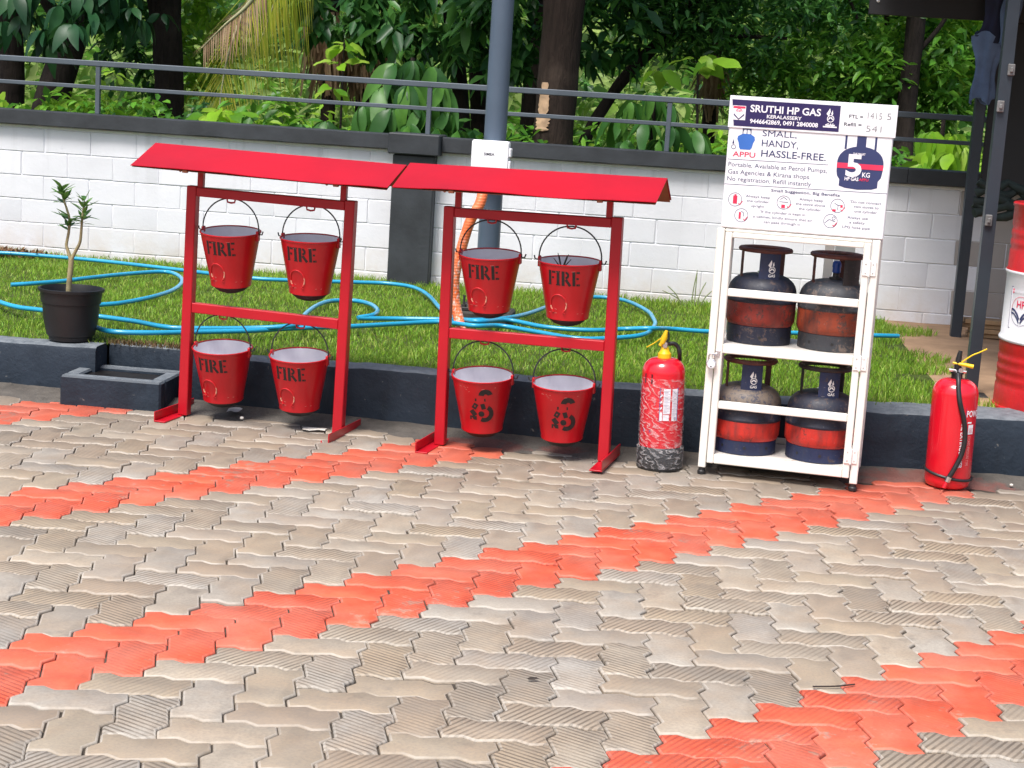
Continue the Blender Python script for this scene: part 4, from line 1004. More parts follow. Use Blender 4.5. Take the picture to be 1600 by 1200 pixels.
# ------------------------------------------------------------------ blue hose on the lawn
M_HOSE = paint('blue_pvc_hose', (.018, .30, .50), .32, var=.12, scale=4, coord='Position', coat=.2)
hose_runs = [
 [(-3.668, 8.713, 0.262), (-3.582, 8.783, 0.268), (-3.474, 8.978, 0.270), (-3.396, 9.162, 0.275), (-3.259, 9.523, 0.275), (-3.118, 9.706, 0.275), (-2.942, 9.422, 0.275), (-2.841, 9.008, 0.275), (-2.830, 8.634, 0.275), (-2.895, 8.293, 0.272), (-2.981, 8.142, 0.270), (-3.025, 7.925, 0.270), (-2.910, 7.594, 0.270), (-2.740, 7.446, 0.272), (-2.611, 7.343, 0.272), (-2.466, 7.384, 0.272), (-2.315, 7.494, 0.272), (-2.078, 7.678, 0.272), (-1.951, 7.807, 0.274), (-1.834, 7.878, 0.280), (-1.661, 8.067, 0.275), (-1.475, 8.301, 0.272), (-1.275, 8.476, 0.275), (-1.082, 8.322, 0.290), (-0.974, 8.502, 0.275), (-0.790, 8.410, 0.272), (-0.553, 8.283, 0.272), (-0.338, 8.432, 0.275), (-0.231, 8.565, 0.285), (-0.201, 8.984, 0.276), (-0.217, 9.265, 0.274), (-0.270, 9.631, 0.272), (-0.419, 10.048, 0.272), (-0.595, 10.101, 0.272), (-0.737, 9.938, 0.272), (-0.817, 9.496, 0.272), (-0.890, 9.043, 0.278), (-0.976, 8.738, 0.285), (-1.104, 8.555, 0.288), (-1.278, 8.491, 0.286), (-1.507, 8.472, 0.274), (-1.681, 8.344, 0.280), (-1.623, 8.431, 0.290), (-1.650, 8.689, 0.280), (-1.734, 8.938, 0.275), (-1.849, 9.069, 0.272), (-1.959, 8.997, 0.272), (-1.984, 8.766, 0.276), (-1.951, 8.366, 0.286), (-1.898, 8.007, 0.296), (-1.895, 7.805, 0.294), (-2.093, 7.731, 0.276), (-2.351, 7.609, 0.272), (-2.468, 7.609, 0.272), (-2.630, 7.701, 0.272), (-2.843, 7.766, 0.272), (-2.944, 7.657, 0.290), (-3.146, 7.806, 0.275), (-3.271, 7.857, 0.272), (-3.415, 7.980, 0.272), (-3.686, 8.291, 0.272), (-4.108, 8.988, 0.272), (-4.401, 9.851, 0.272), (-4.310, 10.064, 0.272), (-3.727, 10.049, 0.272), (-3.090, 9.877, 0.272), (-2.648, 9.741, 0.272), (-2.387, 9.782, 0.272), (-2.026, 9.930, 0.272), (-1.839, 9.990, 0.272), (-1.669, 9.892, 0.272), (-1.519, 9.546, 0.272), (-1.366, 9.006, 0.274), (-1.257, 8.686, 0.280), (-1.086, 8.419, 0.300), (-0.962, 8.705, 0.280), (-0.752, 8.592, 0.274), (-0.520, 8.587, 0.276), (-0.351, 8.692, 0.282), (-0.209, 8.665, 0.300), (-0.106, 8.852, 0.280), (0.086, 8.922, 0.272), (0.300, 9.022, 0.272), (0.528, 9.129, 0.272), (0.982, 9.288, 0.272), (1.125, 9.374, 0.268)]]
m = MB()
for run in hose_runs: m.tube(smooth_path(run, 6), .0118, 8)
tag(m.build('garden_hose', M_HOSE, smooth=60), 'long bright blue garden hose looped across the lawn', 'hose')

# ------------------------------------------------------------------ potted plant on the kerb
M_POT = paint('black_plastic_pot', (.009, .009, .010), .5, var=.3, scale=5, bstr=.1, bscale=50)
pot = thing('plant_pot', 'black plastic pot standing on the dark kerb at the left edge of the lawn', 'plant pot', (-2.795, 7.315, .224))
m = MB(); m.lathe([(0, 0), (.086, 0), (.096, .004), (.098, .02), (.107, .026), (.122, .10), (.127, .17), (.132, .172), (.137, .222), (.146, .224), (.147, .236), (.139, .238), (.130, .215), (.122, .16)], 44); m.build('pot_wall', M_POT, pot, smooth=38)
m = MB(); m.lathe([(0, .192), (.126, .188)], 24); m.build('soil', paint('potting_soil', (.03, .02, .012), .95, var=.5, scale=40, bstr=.8, bscale=50), pot)
M_BARKL = paint('pale_plant_stem', (.30, .25, .13), .75, var=.35, scale=18, bstr=.5, bscale=70)
M_DLEAF = None
def leaf_mat(name, cols, rough=.42, trans=.28, vein=True):
    """cols: dark, middle and light tone of the kind; each leaf gets its own mix"""
    m, t, b, N, L = nodes(name)
    at = N.new('ShaderNodeAttribute'); at.attribute_name = 'tint'; oi = N.new('ShaderNodeObjectInfo')
    r = math_(t, 'FRACT', math_(t, 'ADD', at.outputs['Fac'], oi.outputs['Random']))
    cr = N.new('ShaderNodeValToRGB'); L.new(r, cr.inputs[0]); e = cr.color_ramp.elements
    e[0].color = (*cols[0], 1); e[1].color = (*cols[-1], 1)
    for i, c in enumerate(cols[1:-1]): q = e.new((i+1)/(len(cols)-1)); q.color = (*c, 1)
    c = mixc(t, ramp(t, noise(t, position(t), 12, 3), .35, .7, 0, .35), cr.outputs[0], tuple(x*.6 for x in cols[1]))
    L.new(c, b.inputs['Base Color']); b.inputs['Roughness'].default_value = rough; b.inputs['Specular IOR Level'].default_value = .3
    tl = N.new('ShaderNodeBsdfTranslucent'); L.new(mixc(t, .5, c, tuple(min(1, x*1.6) for x in cols[-1])), tl.inputs[0])
    mx = N.new('ShaderNodeMixShader'); mx.inputs[0].default_value = trans
    L.new(b.outputs[0], mx.inputs[1]); L.new(tl.outputs[0], mx.inputs[2]); L.new(mx.outputs[0], N['Material Output'].inputs[0])
    return m
M_LEAFP = leaf_mat('desert_rose_leaf', ((.05, .13, .025), (.09, .21, .04), (.16, .30, .07)), .35, .15)
plant = thing('desert_rose_plant', 'young forked plant with few narrow leaves growing in the black pot', 'plant', (-2.81, 7.315, .410))
UPS = 1.2
trunk = [(0, 0, 0), (.004, 0, .072), (.010, .0, .144), (.012, 0, .180)]
m = MB(); m.tube(smooth_path(trunk, 5), [.0125]*16, 10); m.build('stem', M_BARKL, plant, smooth=60)
brL = [(.010, 0, .145), (-.006, 0, .185), (-.012, 0, .205), (-.004, .004, .25), (-.002, .004, .30), (-.012, .0, .335), (-.030, 0, .375), (-.038, 0, .40)]
brR = [(.012, 0, .148), (.030, 0, .18), (.050, 0, .215), (.056, 0, .26), (.060, -.004, .30), (.066, -.004, .345), (.070, 0, .37)]
for P_ in (brL, brR):
    q = smooth_path([(a_, b_, c_*UPS) for a_, b_, c_ in P_], 5); m = MB(); m.tube(q, [.0085-.0045*i/len(q) for i in range(len(q))], 8); m.build('branch', M_BARKL, plant, smooth=60)
def big_leaf_mesh(name, mat, Ln, Wd, droop=.25, fold=.25, seg=5, wave=.0, base_t=0.):
    """one leaf along +X with a midrib fold and a drooping tip"""
    V = []; F = []
    for i in range(seg+1):
        t = i/seg; wv_ = Wd*math.sin(PI*min(.985, max(.03, t**.85)))**.8*.5; z = -droop*Ln*t*t
        for s in (-1, 0, 1): V.append((Ln*t*(1-.12*droop), s*wv_, z+(fold*wv_ if s else 0)+wave*math.sin(t*9+s)*(1 if s else 0)))
    for i in range(seg):
        for s in (0, 1): a = i*3+s; F.append((a, a+3, a+4, a+1))
    m = MB(); m.add(V, F); return m.mesh(name, mat, 180)
pl_leaf = [big_leaf_mesh('leaf', M_LEAFP, .082, .026, d, .25, 4) for d in (-.1, .1, .3)]
def put_leaf(me, parent, p, d, roll=0., s=1.):
    o = link('leaf', me, parent, p); q = Vector(d).to_track_quat('X', 'Z'); o.rotation_mode = 'QUATERNION'
    from mathutils import Quaternion
    o.rotation_quaternion = q @ Quaternion((1, 0, 0), roll); o.scale = (s, s, s); return o
for base, n, spread in (((-.038, 0, .398), 9, .9), ((-.034, 0, .385), 7, 1.), ((-.028, 0, .366), 6, 1.2), ((.070, 0, .365), 6, .8), ((.068, 0, .345), 6, 1.), ((.063, 0, .32), 6, 1.2), ((.060, 0, .295), 6, 1.2), ((-.002, .004, .300), 6, 1.2), ((-.003, .004, .28), 6, 1.3), ((-.004, .004, .262), 5, 1.3)):
    for k in range(n):
        a = 2*PI*(k+.3*random.random())/n; e = random.uniform(.05, .9)/spread
        put_leaf(random.choice(pl_leaf), plant, (base[0], base[1], base[2]*UPS+random.uniform(-.016, .016)), (math.cos(a)*math.cos(e), math.sin(a)*math.cos(e), math.sin(e)), 0, random.uniform(.6, 1.05))
m = MB(); m.tube(smooth_path([(.055, -.02, -.005), (.03, -.05, .012), (.06, -.06, .006), (.075, -.04, .004), (.08, -.03, .04)], 5), .003, 6); tag(m.build('weed_sprout', M_LEAFP, loc=(-2.81, 7.315, .410), smooth=60), 'tiny curling green sprout on the soil inside the black pot', 'weed')

# ------------------------------------------------------------------ oil drum
drum = thing('oil_drum', 'red and white oil drum with round emblem label at the right edge', 'oil drum', (1.615, 7.42, .245), -.10)
M_DR = worn('drum_red', (.60, .012, .016), (.22, .06, .04), .0, .15, .35); M_DW = paint('drum_white', (.80, .79, .80), .4, var=.05, chip=(.4, .2, .15), chip_at=.8)
RD = .292
def swedge(z): return [(RD, z-.016), (RD+.006, z-.006), (RD+.008, z), (RD+.006, z+.006), (RD, z+.016)]
def ribs(z0, n, dz): 
    P = []
    for k in range(n): z = z0+k*dz; P += [(RD, z-.012), (RD-.005, z), (RD, z+.012)]
    return P
m = MB(); m.lathe([(RD+.004, 0), (RD+.006, .006), (RD+.004, .014), (RD, .016)]+ribs(.11, 4, .042)+[(RD, .285), (RD+.001, .292)], 64); m.build('lower_shell', M_DR, drum, smooth=50)
m = MB(); m.lathe([(RD+.001, .292)]+swedge(.302)[1:]+swedge(.590)[:-1], 64); m.build('middle_shell', M_DW, drum, smooth=50)
m = MB(); m.lathe(swedge(.590)[-2:]+ribs(.69, 3, .042)+[(RD, .862), (RD+.005, .868), (RD+.006, .878), (RD+.001, .882), (RD-.012, .882), (RD-.014, .868), (0, .868)], 64); m.build('upper_shell', M_DR, drum, smooth=50)
def on_drum(f, nm, mt, ang):
    f.wrap(RD); Rm = Matrix.Rotation(ang, 3, 'Z'); f.v = [tuple(Rm @ Vector(p)) for p in f.v]; f.build(nm, mt, drum)
DA = -.93
f = Flat(); f.rect(-.075, .075, .355, .530, .0012); on_drum(f, 'emblem_label', M_LBW, DA)
y = .002
f = Flat()
for a, b in (((-.075, .355), (.075, .355)), ((-.075, .530), (.075, .530)), ((-.075, .355), (-.075, .530)), ((.075, .355), (.075, .530))): f.line([a, b], .0025, y)
for k, dz in enumerate((0, -.016)):
    f.line([(-.062, .437+dz), (-.040, .434+dz), (-.018, .418+dz), (-.004, .398+dz)], .009-.002*k, y); f.line([(.062, .437+dz), (.040, .434+dz), (.018, .418+dz), (.004, .398+dz)], .009-.002*k, y)
f.ring(0, .432, .062, .002, 32, y, -PI, 0); on_drum(f, 'emblem_navy', M_INK, DA)
f = Flat(); f.rect(-.066, .066, .504, .522, y); f.text('HP', -.026, .026, .446, .030, .015, y); f.ring(0, .432, .062, .002, 32, y, 0, PI); on_drum(f, 'emblem_red', M_REDI, DA)
f = Flat(); f.text('HINDUSTAN PETROLEUM', -.062, .062, .508, .010, .02, .0028); on_drum(f, 'emblem_lettering', M_LBW, DA)

# ------------------------------------------------------------------ shelter at the right
M_STEEL = paint('slate_steel_paint', (.026, .034, .045), .42, var=.2, scale=4, chip=(.2, .2, .2), chip_at=.78, chip_scale=18)
M_BLKP = paint('black_sheet_paint', (.010, .010, .011), .55, var=.2, scale=3)
sh = thing('shelter', 'dark steel shelter frame with black roof and back sheet at the right edge', 'shelter', (1.27, 7.75, .2))
def at_sh(x, y, z): return (x-1.27, y-7.75, z-.2)
m = MB(); m.box(at_sh(1.467, 9.80, .15), at_sh(1.527, 9.86, 2.2), .004); m.build('post', M_STEEL, sh)
m = MB()
for lo, hi in (((1.247, 7.715, .2), (1.300, 7.720, 2.3)), ((1.247, 7.7205, .2), (1.252, 7.775, 2.3)), ((1.295, 7.7205, .2), (1.300, 7.775, 2.3))): m.box(at_sh(*lo), at_sh(*hi), .001)
fp = m.build('channel_post', M_STEEL, sh)
m = MB(); m.box(at_sh(1.20, 7.67, .225), at_sh(1.345, 7.80, .237), .002); m.build('base_plate', M_IRON, fp)
for z, dx in ((1.50, -.015), (1.66, .014), (1.0, -.012)):
    m = MB(); m.box(at_sh(1.262+dx, 7.700, z), at_sh(1.292+dx, 7.7145, z+.05), .003); m.box(at_sh(1.270+dx, 7.690, z+.014), at_sh(1.284+dx, 7.6995, z+.036), .003); m.build('bracket', paint('worn_bracket', (.16, .155, .15), .5, var=.3, scale=30) if 'worn_bracket' not in bpy.data.materials else bpy.data.materials['worn_bracket'], fp)
rx, rz_ = 0.829, 2.002
m = MB(); m.box(at_sh(rx, 9.74, rz_), at_sh(4.2, 9.78, rz_+.34), .003); m.build('fascia', M_BLKP, sh)
m = MB(); m.box(at_sh(rx+.01, 7.55, rz_+.345), at_sh(4.2, 10.3, rz_+.37)); m.build('roof_sheet', M_BLKP, sh)
m = MB(); m.lathe([(.0, .004), (.010, .003), (.012, 0)], 10, M=Matrix.Translation(at_sh(rx+.045, 9.739, rz_+.075)) @ Matrix.Rotation(PI/2, 4, 'X')); m.build('bolt_head', M_CHR, sh)
m = MB(); m.box(at_sh(1.545, 9.845, 1.06), at_sh(4.2, 9.86, rz_+.34)); m.build('back_sheet', M_BLKP, sh)
# blue cloth hanging from the shelter
cx_, cz_ = 1.494, 1.864
M_CLOTH = paint('faded_blue_cloth', (.11, .165, .29), .85, var=.3, scale=7, coord='Position'); M_CLOTH2 = paint('navy_cloth', (.018, .022, .055), .85, var=.3, scale=9, coord='Position')
cl = thing('hanging_shirt', 'crumpled blue and navy cloth hanging in the corner of the shelter', 'cloth', (cx_, 9.64, cz_))
def cloth(nm, mt, z0, z1, w0, w1, off, seed):
    V = []; F = []; nu, nv = 34, 26
    for j in range(nv+1):
        t = j/nv; wd = w0+(w1-w0)*t+.012*math.sin(t*7+seed)
        for i in range(nu+1):
            a = 2*PI*i/nu; fold = 1+.16*math.sin(5*a+seed+t*1.5)+.08*math.sin(9*a-t*4)
            V.append((off[0]+off[2]*t+wd*math.cos(a)*fold, off[1]+.35*wd*math.sin(a)*fold, z0+(z1-z0)*t+(.02*math.sin(3*a+seed) if j in (0, nv) else 0)+.01*mnoise.noise(Vector((math.cos(a)*3, t*6, seed)))))
    for j in range(nv):
        for i in range(nu): a = j*(nu+1)+i; F.append((a, a+1, a+nu+2, a+nu+1))
    m = MB(); m.add(V, F); return m.build(nm, mt, cl, smooth=180)
cloth('blue_sleeve', M_CLOTH, -.30, .06, .050, .078, (-.025, 0, .012), 1.2); cloth('navy_bundle', M_CLOTH2, .03, .36, .085, .050, (.0, .0, .04), 2.6); cloth('blue_panel', M_CLOTH, .0, .38, .036, .040, (.058, -.05, .045), 4.1)
# dark net bundle, planks behind the drum
nb = thing('net_bundle', 'dark green netting bundle stuffed between the wall and the red drum', 'netting', (1.508, 8.600, 1.090))
M_NET = paint('dark_green_net', (.012, .022, .018), .8, var=.5, scale=40, bstr=.6, bscale=60)
for k in range(5):
    m = MB(); V = []; F = []
    m.tube([(q*.05-.17, .02*math.sin(q*1.3+k), .02*math.sin(q*2+k*2)+k*.035-.085) for q in range(12)], [.024+.006*math.sin(q*2.1+k) for q in range(12)], 10); m.build('fold', M_NET, nb, smooth=70)
M_WOOD = paint('weathered_plank', (.30, .19, .10), .8, var=.35, scale=5, bstr=.4, bscale=30)
g = 'planks stacked against the wall'
p0 = (1.673, 9.900, 0.165)
for k in range(4):
    m = MB(); m.box((-.1, -.06, 0), (.7, .06, .024), .002); o = m.build('plank', M_WOOD, loc=(p0[0]-.02*k+.03*(k % 2), p0[1]-.02*(k % 2), .235+.0265*k)); o.rotation_euler = (0, 0, .05*math.sin(k*2.)); tag(o, ('brown plank lying lowest in the small stack behind the drum', 'brown plank second from the bottom of the small stack behind the drum', 'brown plank second from the top of the small stack behind the drum', 'brown plank lying on top of the small stack behind the drum')[k], 'plank', g)

# ------------------------------------------------------------------ litter
M_PAPER = paint('paper', (.62, .58, .52), .8, var=.15, scale=40)
def scrap(label, p, s, nm='paper_scrap', mat=None, rz=0., cat='paper scrap', lift=.005):
    V = []; F = []
    for j in range(4):
        for i in range(4): V.append(((i-1.5)/3*s[0]+random.uniform(-.004, .004), (j-1.5)/3*s[1]+random.uniform(-.004, .004), lift*random.random()+.002))
    for j in range(3):
        for i in range(3): a = j*4+i; F.append((a, a+1, a+5, a+4))
    m = MB(); m.add(V, F); o = m.build(nm, mat or M_PAPER, loc=p, smooth=180); o.rotation_euler = (0, 0, rz); return tag(o, label, cat)
scrap('torn flat paper scrap lying beside the right foot of the left stand', (-1.545, 6.84, .004), (.10, .06), rz=.2)
scrap('crumpled white paper scrap on the dirt under the left stand', (-1.935, 7.0, .020), (.055, .07), lift=.014)
m = MB(); m.lathe([(0, 0), (.009, .003), (.008, .011), (0, .014)], 8); tag(m.build('pebble', M_PAPER, loc=(-1.875, 6.905, .008), smooth=180), 'small white pebble on the dirt under the left stand', 'pebble')
m = MB(); m.lathe([(0, 0), (.008, .003), (.007, .010), (0, .012)], 8); tag(m.build('pebble', M_PAPER, loc=(1.33, 6.86, .010), smooth=180), 'small white pebble on the dirt right of the unwrapped extinguisher', 'pebble')
M_DRY = paint('dry_leaf', (.16, .085, .035), .8, var=.4, scale=30)
for k, (p, s) in enumerate((((-1.018, 4.155, 0.004), .03), ((-0.939, 5.421, 0.004), .06), ((-0.327, 4.043, 0.004), .012), ((-0.013, 4.455, 0.004), .015), ((0.413, 4.217, 0.004), .05))):
    pass
tag(MB().tube(smooth_path([(0, 0, .004), (.06, .015, .006), (.11, .05, .004)], 4), .0022, 5).build('dry_twig', M_TWIG, loc=(0.379, 4.198, 0.002)), 'thin dark dry twig lying on a grey paver in the foreground', 'twig')
scrap('small dark dropping on a grey paver in the foreground centre', (-0.328, 4.046, 0.003), (.028, .012), 'dropping', M_TWIG, .4, 'dropping', .006)

# ------------------------------------------------------------------ lawn grass
def fast_mesh(name, V, loops, starts, totals, mat, tint=None):
    me = bpy.data.meshes.new(name); nv = len(V)
    me.vertices.add(nv); me.vertices.foreach_set('co', np.asarray(V, np.float32).ravel())
    me.loops.add(len(loops)); me.loops.foreach_set('vertex_index', np.asarray(loops, np.int32))
    me.polygons.add(len(starts)); me.polygons.foreach_set('loop_start', np.asarray(starts, np.int32)); me.polygons.foreach_set('loop_total', np.asarray(totals, np.int32))
    me.materials.append(mat); me.update(calc_edges=True)
    if tint is not None:
        a = me.attributes.new('tint', 'FLOAT', 'POINT'); a.data.foreach_set('value', np.asarray(tint, np.float32))
    return me
def blades(name, X, Y, Z, H, Wd, mat, lean=.6):
    n = len(X); a = rng.uniform(0, 2*PI, n); ln = rng.uniform(.1, 1, n)*lean*H; fa = rng.uniform(0, 2*PI, n)
    dx, dy = np.cos(a), np.sin(a); wx, wy = np.cos(fa)*Wd/2, np.sin(fa)*Wd/2
    V = np.empty((n, 5, 3))
    V[:, 0] = np.stack([X-wx, Y-wy, Z], 1); V[:, 1] = np.stack([X+wx, Y+wy, Z], 1)
    mx, my, mz = X+dx*ln*.35, Y+dy*ln*.35, Z+H*.6
    V[:, 2] = np.stack([mx+wx*.8, my+wy*.8, mz], 1); V[:, 3] = np.stack([mx-wx*.8, my-wy*.8, mz], 1)
    V[:, 4] = np.stack([X+dx*ln, Y+dy*ln, Z+H], 1)
    b = np.arange(n)*5
    loops = np.stack([b, b+1, b+2, b+3, b+3, b+2, b+4], 1).ravel()
    st = np.stack([np.arange(n)*7, np.arange(n)*7+4], 1).ravel(); tt = np.tile([4, 3], n)
    return fast_mesh(name, V.reshape(-1, 3), loops, st, tt, mat, np.repeat(rng.random(n)*.999, 5))
M_GRASS = leaf_mat('lawn_grass', ((.08, .18, .012), (.14, .31, .018), (.20, .40, .025), (.28, .47, .04), (.42, .44, .12)), .5, .3)
N = 175000
X = rng.uniform(-5.6, 1.55, N); Y = rng.uniform(6.9, 10.42, N)
xs_ = np.linspace(-6, 2, 400); kf = np.array([kerb_front(x)+float(np.interp(x, (.2, .9), (0, .13)))+(.13 if not (-2.62 < x < -2.06) else .25) for x in xs_])
edge = np.interp(X, xs_, kf)
nz = np.array([mnoise.noise(Vector((x*1.6, y*1.6, 2))) for x, y in zip(X[:40000], Y[:40000])]); nz = np.interp(np.arange(N), np.arange(40000), nz) if False else None
# tuft field on a coarse grid for speed
GX = np.linspace(-5.7, 1.7, 150); GY = np.linspace(6.8, 10.5, 76)
G = np.array([[mnoise.noise(Vector((x*1.9, y*1.9, 2)))+.5*mnoise.noise(Vector((x*6, y*6, 5))) for y in GY] for x in GX])
ix = np.clip(np.searchsorted(GX, X), 0, 149); iy = np.clip(np.searchsorted(GY, Y), 0, 75); D = G[ix, iy]
edge_r = 1.18+.14*np.sin(Y*5.3)+.08*np.sin(Y*13.)
keep = (Y > edge+.04*rng.normal(size=N)) & (X < edge_r-.12*(8.6-Y)*(Y < 8.6)*.2) & (rng.random(N) < .80+.35*D)
keep &= ~((np.hypot(X+2.795, Y-7.315) < .10)) & ~((np.abs(X-PX) < .15) & (np.abs(Y-PY) < .15))
X, Y, D = X[keep], Y[keep], D[keep]
Z = np.array([lawn_z(x, y) for x, y in zip(X, Y)])-.002
near_wall = np.clip((Y-9.9)/.5, 0, 1)+np.clip((X-.35)/.8, 0, 1)*.8
H = rng.uniform(.014, .034, len(X))*(1+.45*D+.55*near_wall)
gm = blades('grass', X, Y, Z, H, rng.uniform(.003, .0062, len(X)), M_GRASS, .9)
tag(link('grass', gm), 'green unevenly mown lawn grass between the kerb and the wall', 'grass', kind='stuff')
# dry roots hanging over the recessed kerb
n = 900; X = rng.uniform(-2.62, -2.05, n); Y = rng.normal(7.335, .025, n); Z = np.full(n, .222)
tag(link('dry_grass', blades('dry_grass', X, Y, Z, rng.uniform(.01, .03, n), rng.uniform(.002, .005, n), leaf_mat('dry_grass', ((.10, .06, .03), (.18, .11, .05), (.14, .13, .04)), .8, .1), 1.2)), 'brown dried grass edge above the pit beside the pot', 'dry grass', kind='stuff')
n = 700; X = rng.normal(-4.38, .14, n); Y = rng.uniform(10.1, 10.35, n); Z = np.full(n, .245)
tag(link('dry_leaves', blades('dry_leaves', X, Y, Z, rng.uniform(.01, .05, n), rng.uniform(.01, .03, n), leaf_mat('dry_litter', ((.12, .06, .03), (.22, .12, .06), (.17, .09, .04)), .8, .1), 1.6)), 'heap of brown dry leaves at the foot of the wall, left edge', 'leaf litter', kind='stuff')
# taller weed stems by the wall
wd_ = thing('tall_weed', 'sparse tall grass stems growing at the wall foot between the right stand and the cabinet', 'weed', (-.02, 10.2, .23))
M_STALK = paint('dry_stalk', (.20, .24, .10), .7, var=.3)
for k, (dx, h, l) in enumerate(((0, .22, .02), (.03, .17, .05), (-.05, .13, -.10), (-.02, .10, -.16), (.02, .24, .0), (.05, .12, .07))):
    m = MB(); m.tube(smooth_path([(dx, 0, 0), (dx+l*.4, 0, h*.6), (dx+l, .01, h)], 4), [.0035]*8+[.0015], 5); m.build('stem', M_STALK, wd_)

# ------------------------------------------------------------------ trees and shrubs behind the wall
def spray(centres, per, L, Wr, spread, droop, up=.15):
    """leaf arrays: rosettes of leaves around twig tips. returns V (n,4,3)"""
    C = np.repeat(np.asarray(centres), per, 0); n = len(C)
    a = rng.uniform(0, 2*PI, n); e = rng.normal(-droop, .45, n)
    d = np.stack([np.cos(a)*np.cos(e), np.sin(a)*np.cos(e), np.sin(e)], 1)
    ln = L*rng.uniform(.6, 1.15, n)
    s = np.cross(d, np.array([0, 0, 1.])); s /= np.maximum(1e-6, np.linalg.norm(s, axis=1))[:, None]
    u = np.cross(s, d); roll = rng.normal(0, .5, n)[:, None]; s2 = s*np.cos(roll)+u*np.sin(roll); u2_ = np.cross(s2, d)
    B = C+rng.normal(0, spread, (n, 3))
    w = (ln*Wr/2)[:, None]; ln = ln[:, None]
    V = np.empty((n, 6, 3))
    V[:, 0] = B; V[:, 1] = B+d*ln*.35+s2*w+u2_*w*.30; V[:, 2] = B+d*ln*.72+s2*w*.75+u2_*w*.2-np.array([0, 0, 1])*ln*.05
    V[:, 3] = B+d*ln-np.array([0, 0, 1])*ln*.14
    V[:, 4] = B+d*ln*.72-s2*w*.75+u2_*w*.2-np.array([0, 0, 1])*ln*.05; V[:, 5] = B+d*ln*.35-s2*w+u2_*w*.30
    return V
def leaf_mass(name, V, mat, tint):
    n = len(V); b = np.arange(n)*6
    loops = np.stack([b, b+1, b+2, b+3, b, b+3, b+4, b+5], 1).ravel()
    st = (np.arange(2*n)*4); tt = np.full(2*n, 4)
    return fast_mesh(name, V.reshape(-1, 3), loops, st, tt, mat, np.repeat(tint, 6))
def ellipsoid(n, c, r, hollow=.35):
    d = rng.normal(size=(n, 3)); d /= np.linalg.norm(d, axis=1)[:, None]
    return np.asarray(c)+d*(hollow+(1-hollow)*rng.random(n)**.6)[:, None]*np.asarray(r)
BARK = {}
def bark(name, base, other, sc=6.):
    m, t, b, N, L = nodes(name); pos = position(t)
    st = noise(t, mapping(t, pos, (1, 1, .16)), sc*4, 6, .7, .5); bl = noise(t, pos, sc*.5, 5, .6)
    c = mixc(t, ramp(t, st, .3, .7), tuple(x*.45 for x in base), base)
    c = mixc(t, ramp(t, bl, .52, .68, 0, .7), c, other)
    L.new(c, b.inputs['Base Color']); b.inputs['Roughness'].default_value = .9; b.inputs['Specular IOR Level'].default_value = .2
    bump(t, b, st, .9, .03); return m
M_BK = bark('dark_bark', (.034, .026, .022), (.058, .044, .035)); M_BKB = bark('brown_bark', (.042, .029, .022), (.085, .062, .046))
M_PEEL = paint('peeled_wood', (.48, .32, .19), .8, var=.3, scale=12, bstr=.7, bscale=30, chip=(.28, .14, .07), chip_at=.6, chip_scale=10, coord='Position')
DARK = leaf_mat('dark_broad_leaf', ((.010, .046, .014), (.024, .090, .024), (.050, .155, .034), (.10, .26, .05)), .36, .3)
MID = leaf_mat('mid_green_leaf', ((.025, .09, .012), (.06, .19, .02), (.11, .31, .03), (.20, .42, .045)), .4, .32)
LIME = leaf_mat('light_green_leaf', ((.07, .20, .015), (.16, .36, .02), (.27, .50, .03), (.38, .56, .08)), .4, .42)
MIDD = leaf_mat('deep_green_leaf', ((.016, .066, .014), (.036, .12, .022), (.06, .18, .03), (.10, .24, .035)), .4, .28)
FAR = leaf_mat('far_leaf', ((.02, .07, .012), (.07, .20, .02), (.14, .36, .03), (.30, .52, .07), (.50, .62, .22)), .4, .5)  # bright highlights and shaded gaps are put into these leaf tones
DRYF = leaf_mat('dry_frond', ((.16, .09, .05), (.30, .19, .11), (.42, .30, .19)), .7, .2)
def trunk_(parent, pts, mat, name='trunk', n=12):
    P = smooth_path([p[:3] for p in pts], 6); R = np.interp(np.linspace(0, len(pts)-1, len(P)), range(len(pts)), [p[3] for p in pts])
    m = MB(); m.tube(P, list(map(float, R)), n)
    m.v = [(x+.06*R[min(len(R)-1, i//n)]*mnoise.noise(Vector((x*9, y*9, z*3)))*2, y, z) for i, (x, y, z) in enumerate(m.v)]
    return m.build(name, mat, parent, smooth=70)
def rel(pts, o): return [(p[0]-o[0], p[1]-o[1], p[2]-o[2], *p[3:]) for p in pts]
def tree(name, label, cat, base, trunks, twig_sets, group=None):
    """trunks: (points with radius, bark, name); twig_sets: (n twigs, centre, radii, leaves per twig, length, width ratio, spread, droop, material)"""
    t = thing(name, label, cat, base, group=group)
    for pts, mt, nm in trunks: trunk_(t, rel(pts, base), mt, nm)
    by = {}
    for (n, c, r, per, L, Wr, sp, dr, mt) in twig_sets:
        V = spray(ellipsoid(n, c, r), per, L, Wr, sp, dr)-np.asarray(base); by.setdefault(mt.name, []).append((V, mt))
    for k, l in by.items():
        V = np.concatenate([v for v, _ in l]); link('crown', leaf_mass('crown', V, l[0][1], rng.random(len(V))*.999), t, kind='stuff')
    return t
def shrub_leaves(t, me_list, tips, base):
    for (p, d, roll, s) in tips: put_leaf(random.choice(me_list), t, (p[0]-base[0], p[1]-base[1], p[2]-base[2]), d, roll, s)
def whorl(c, n, droop, s=1., r=.03):
    out = []
    a0 = random.uniform(0, 6.28)
    for k in range(n):
        a = a0+2*PI*k/n+random.uniform(-.25, .25); e = -droop+random.uniform(-.3, .3)
        d = (math.cos(a)*math.cos(e), math.sin(a)*math.cos(e), math.sin(e))
        out.append(((c[0]+r*d[0], c[1]+r*d[1], c[2]+r*d[2]), d, random.uniform(-.8, .8), s*random.uniform(.6, 1.2)))
    return out
